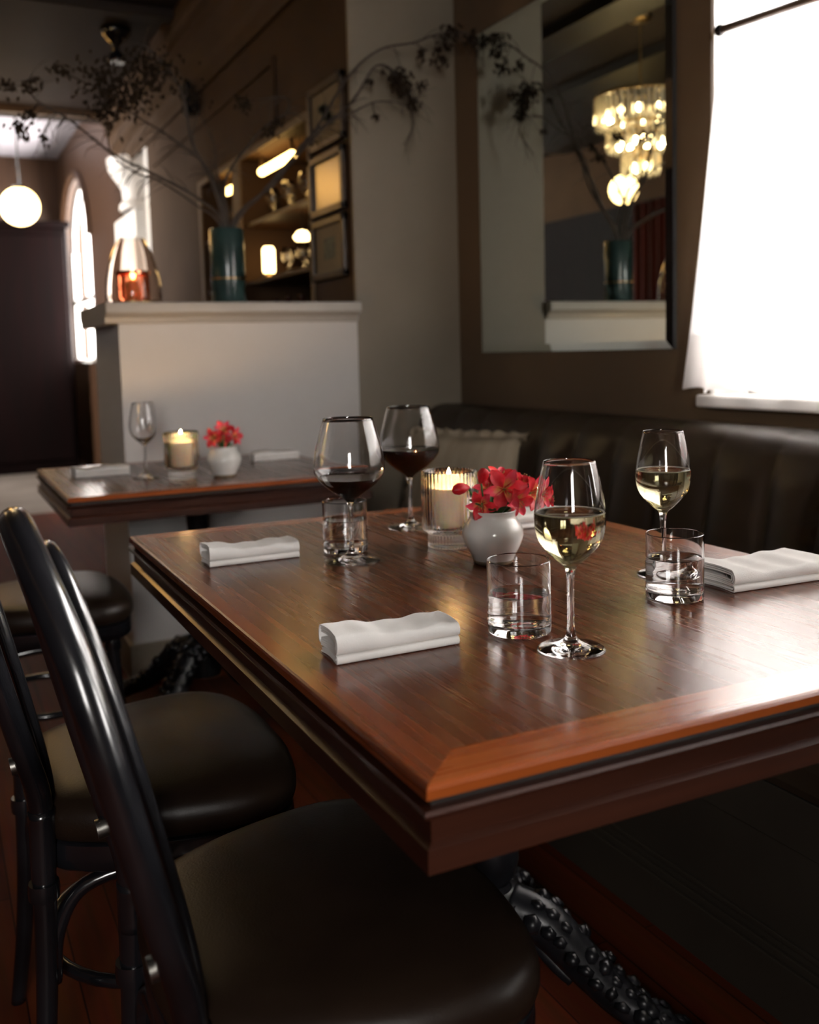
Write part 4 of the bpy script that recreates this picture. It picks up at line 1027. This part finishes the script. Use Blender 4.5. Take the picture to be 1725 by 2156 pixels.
# black ceiling fixtures
sp = thing('ceiling_spotlight', 'black ceiling spotlight beyond the branches', 'ceiling light', tuple(pix(245,112,Y=5.75)))
zz = ZC-sp.location.z
obj('mount', L([(0,zz),(0.085,zz),(0.085,zz-.02),(0.06,zz-.05),(0.02,zz-.09),(0.02,zz-.13),(0,zz-.13)], 24), 'black', sp, smooth=True)
obj('lamp_head', L([(0,zz-.125),(0.035,zz-.13),(0.055,zz-.17),(0.05,zz-.18),(0,zz-.16)], 24), 'black', sp, smooth=True)
sp = thing('wall_speaker', 'small black fitting high on the brown wall below the crown', 'speaker', (XB-.03, 5.5, 2.54))
obj('housing', BX(-.05,.03,-.05,.05,-.09,.09), 'black', sp, bevel=0.01); obj('bracket', BX(.0,.03,-.02,.02,.09,.11), 'black', sp)
def drape(label, x0, x1, y0, y1, z1):
    bm = bmesh.new(); n = 90; g = []
    for i in range(n+1):
        t = i/n; f = 0.035*math.sin(t*n*0.7)
        dx, dy = x1-x0, y1-y0; l = math.hypot(dx, dy)
        x, y = x0+dx*t-dy/l*f, y0+dy*t+dx/l*f
        g.append([bm.verts.new((x, y, z)) for z in (0.01, z1*.5, z1)])
    for i in range(n):
        for j in range(2): bm.faces.new((g[i][j], g[i+1][j], g[i+1][j+1], g[i][j+1]))
    o = obj('velvet_drape', bm, 'red_curtain', smooth=True); md = o.modifiers.new('s', 'SOLIDIFY'); md.thickness = 0.01
    tag(o, label, 'curtain')
drape('dark red velvet drape reflected at the lower right of the mirror', XL+.06, XL+.06, 5.6, 6.55, 2.28)
# chandelier (seen in the mirror)
ch = thing('chandelier', 'three-tier crystal chandelier seen in the mirror', 'chandelier', (0.035, 4.47, 2.045))
obj('canopy', L([(0,.875),(0.06,.875),(0.07,.905),(0,.905)], 24), 'brass', ch, smooth=True)
bm = bmesh.new()
for k in range(11): tube(bm, [(0.006*math.cos(a)*(1 if k % 2 else 0), 0.006*math.cos(a)*(0 if k % 2 else 1), 0.50+k*.036+0.02*math.sin(a)) for a in [2*PI*i/10 for i in range(10)]], .003, 5, closed=True)
obj('chain', bm, 'brass', ch, smooth=True)
tiers = [(0.25,.46,.17,42), (0.185,.30,.14,30), (0.10,.15,.13,18)]
for r_, z, l_, n in tiers:
    rg = obj('ring', T([(r_*math.cos(2*PI*k/40), r_*math.sin(2*PI*k/40), z) for k in range(40)], .008, 8, closed=True), 'brass', ch, smooth=True)
    obj('spoke', BX((-r_,r_,-.004,.004,z-.004,z+.004),(-.004,.004,-r_,r_,z-.004,z+.004)), 'brass', ch)
    cme = None
    for k in range(n):
        a = 2*PI*k/n
        if cme is None:
            bm = L([(0,0),(0.011,-.01),(0.013,-l_*.5),(0.011,-l_*.8),(0,-l_)], 6); o = obj('crystal', bm, 'crystal', ch); cme = o
        else: o = cme.copy(); C.objects.link(o)
        o.location = (r_*math.cos(a), r_*math.sin(a), z-.004); o.rotation_euler = (0,0,a)
for rr, zb, nb, hh in ((.20,.36,12,.035),(.125,.20,8,.035),(.045,.07,4,.03)):
    for k in range(nb):
        a = 2*PI*k/nb+.2
        if k == 0: bm = bmesh.new(); ball(bm, (0,0,0), .016, 10, (1,1,1.5)); bulb0 = obj('bulb', bm, 'bulb', ch, smooth=True); o = bulb0
        else: o = bulb0.copy(); C.objects.link(o)
        o.location = (rr*math.cos(a), rr*math.sin(a), zb)
obj('centre_stem', T([(0,0,.03),(0,0,.50)], .008, 8), 'brass', ch, smooth=True)
l = bpy.data.lights.new('chandelier_glow', 'POINT'); l.energy = 1.5; l.color = (1.0,0.66,0.32); l.shadow_soft_size = 0.02
lo = bpy.data.objects.new('chandelier_glow', l); C.objects.link(lo); lo.parent = ch; lo.location = (0, 0, 0.24)
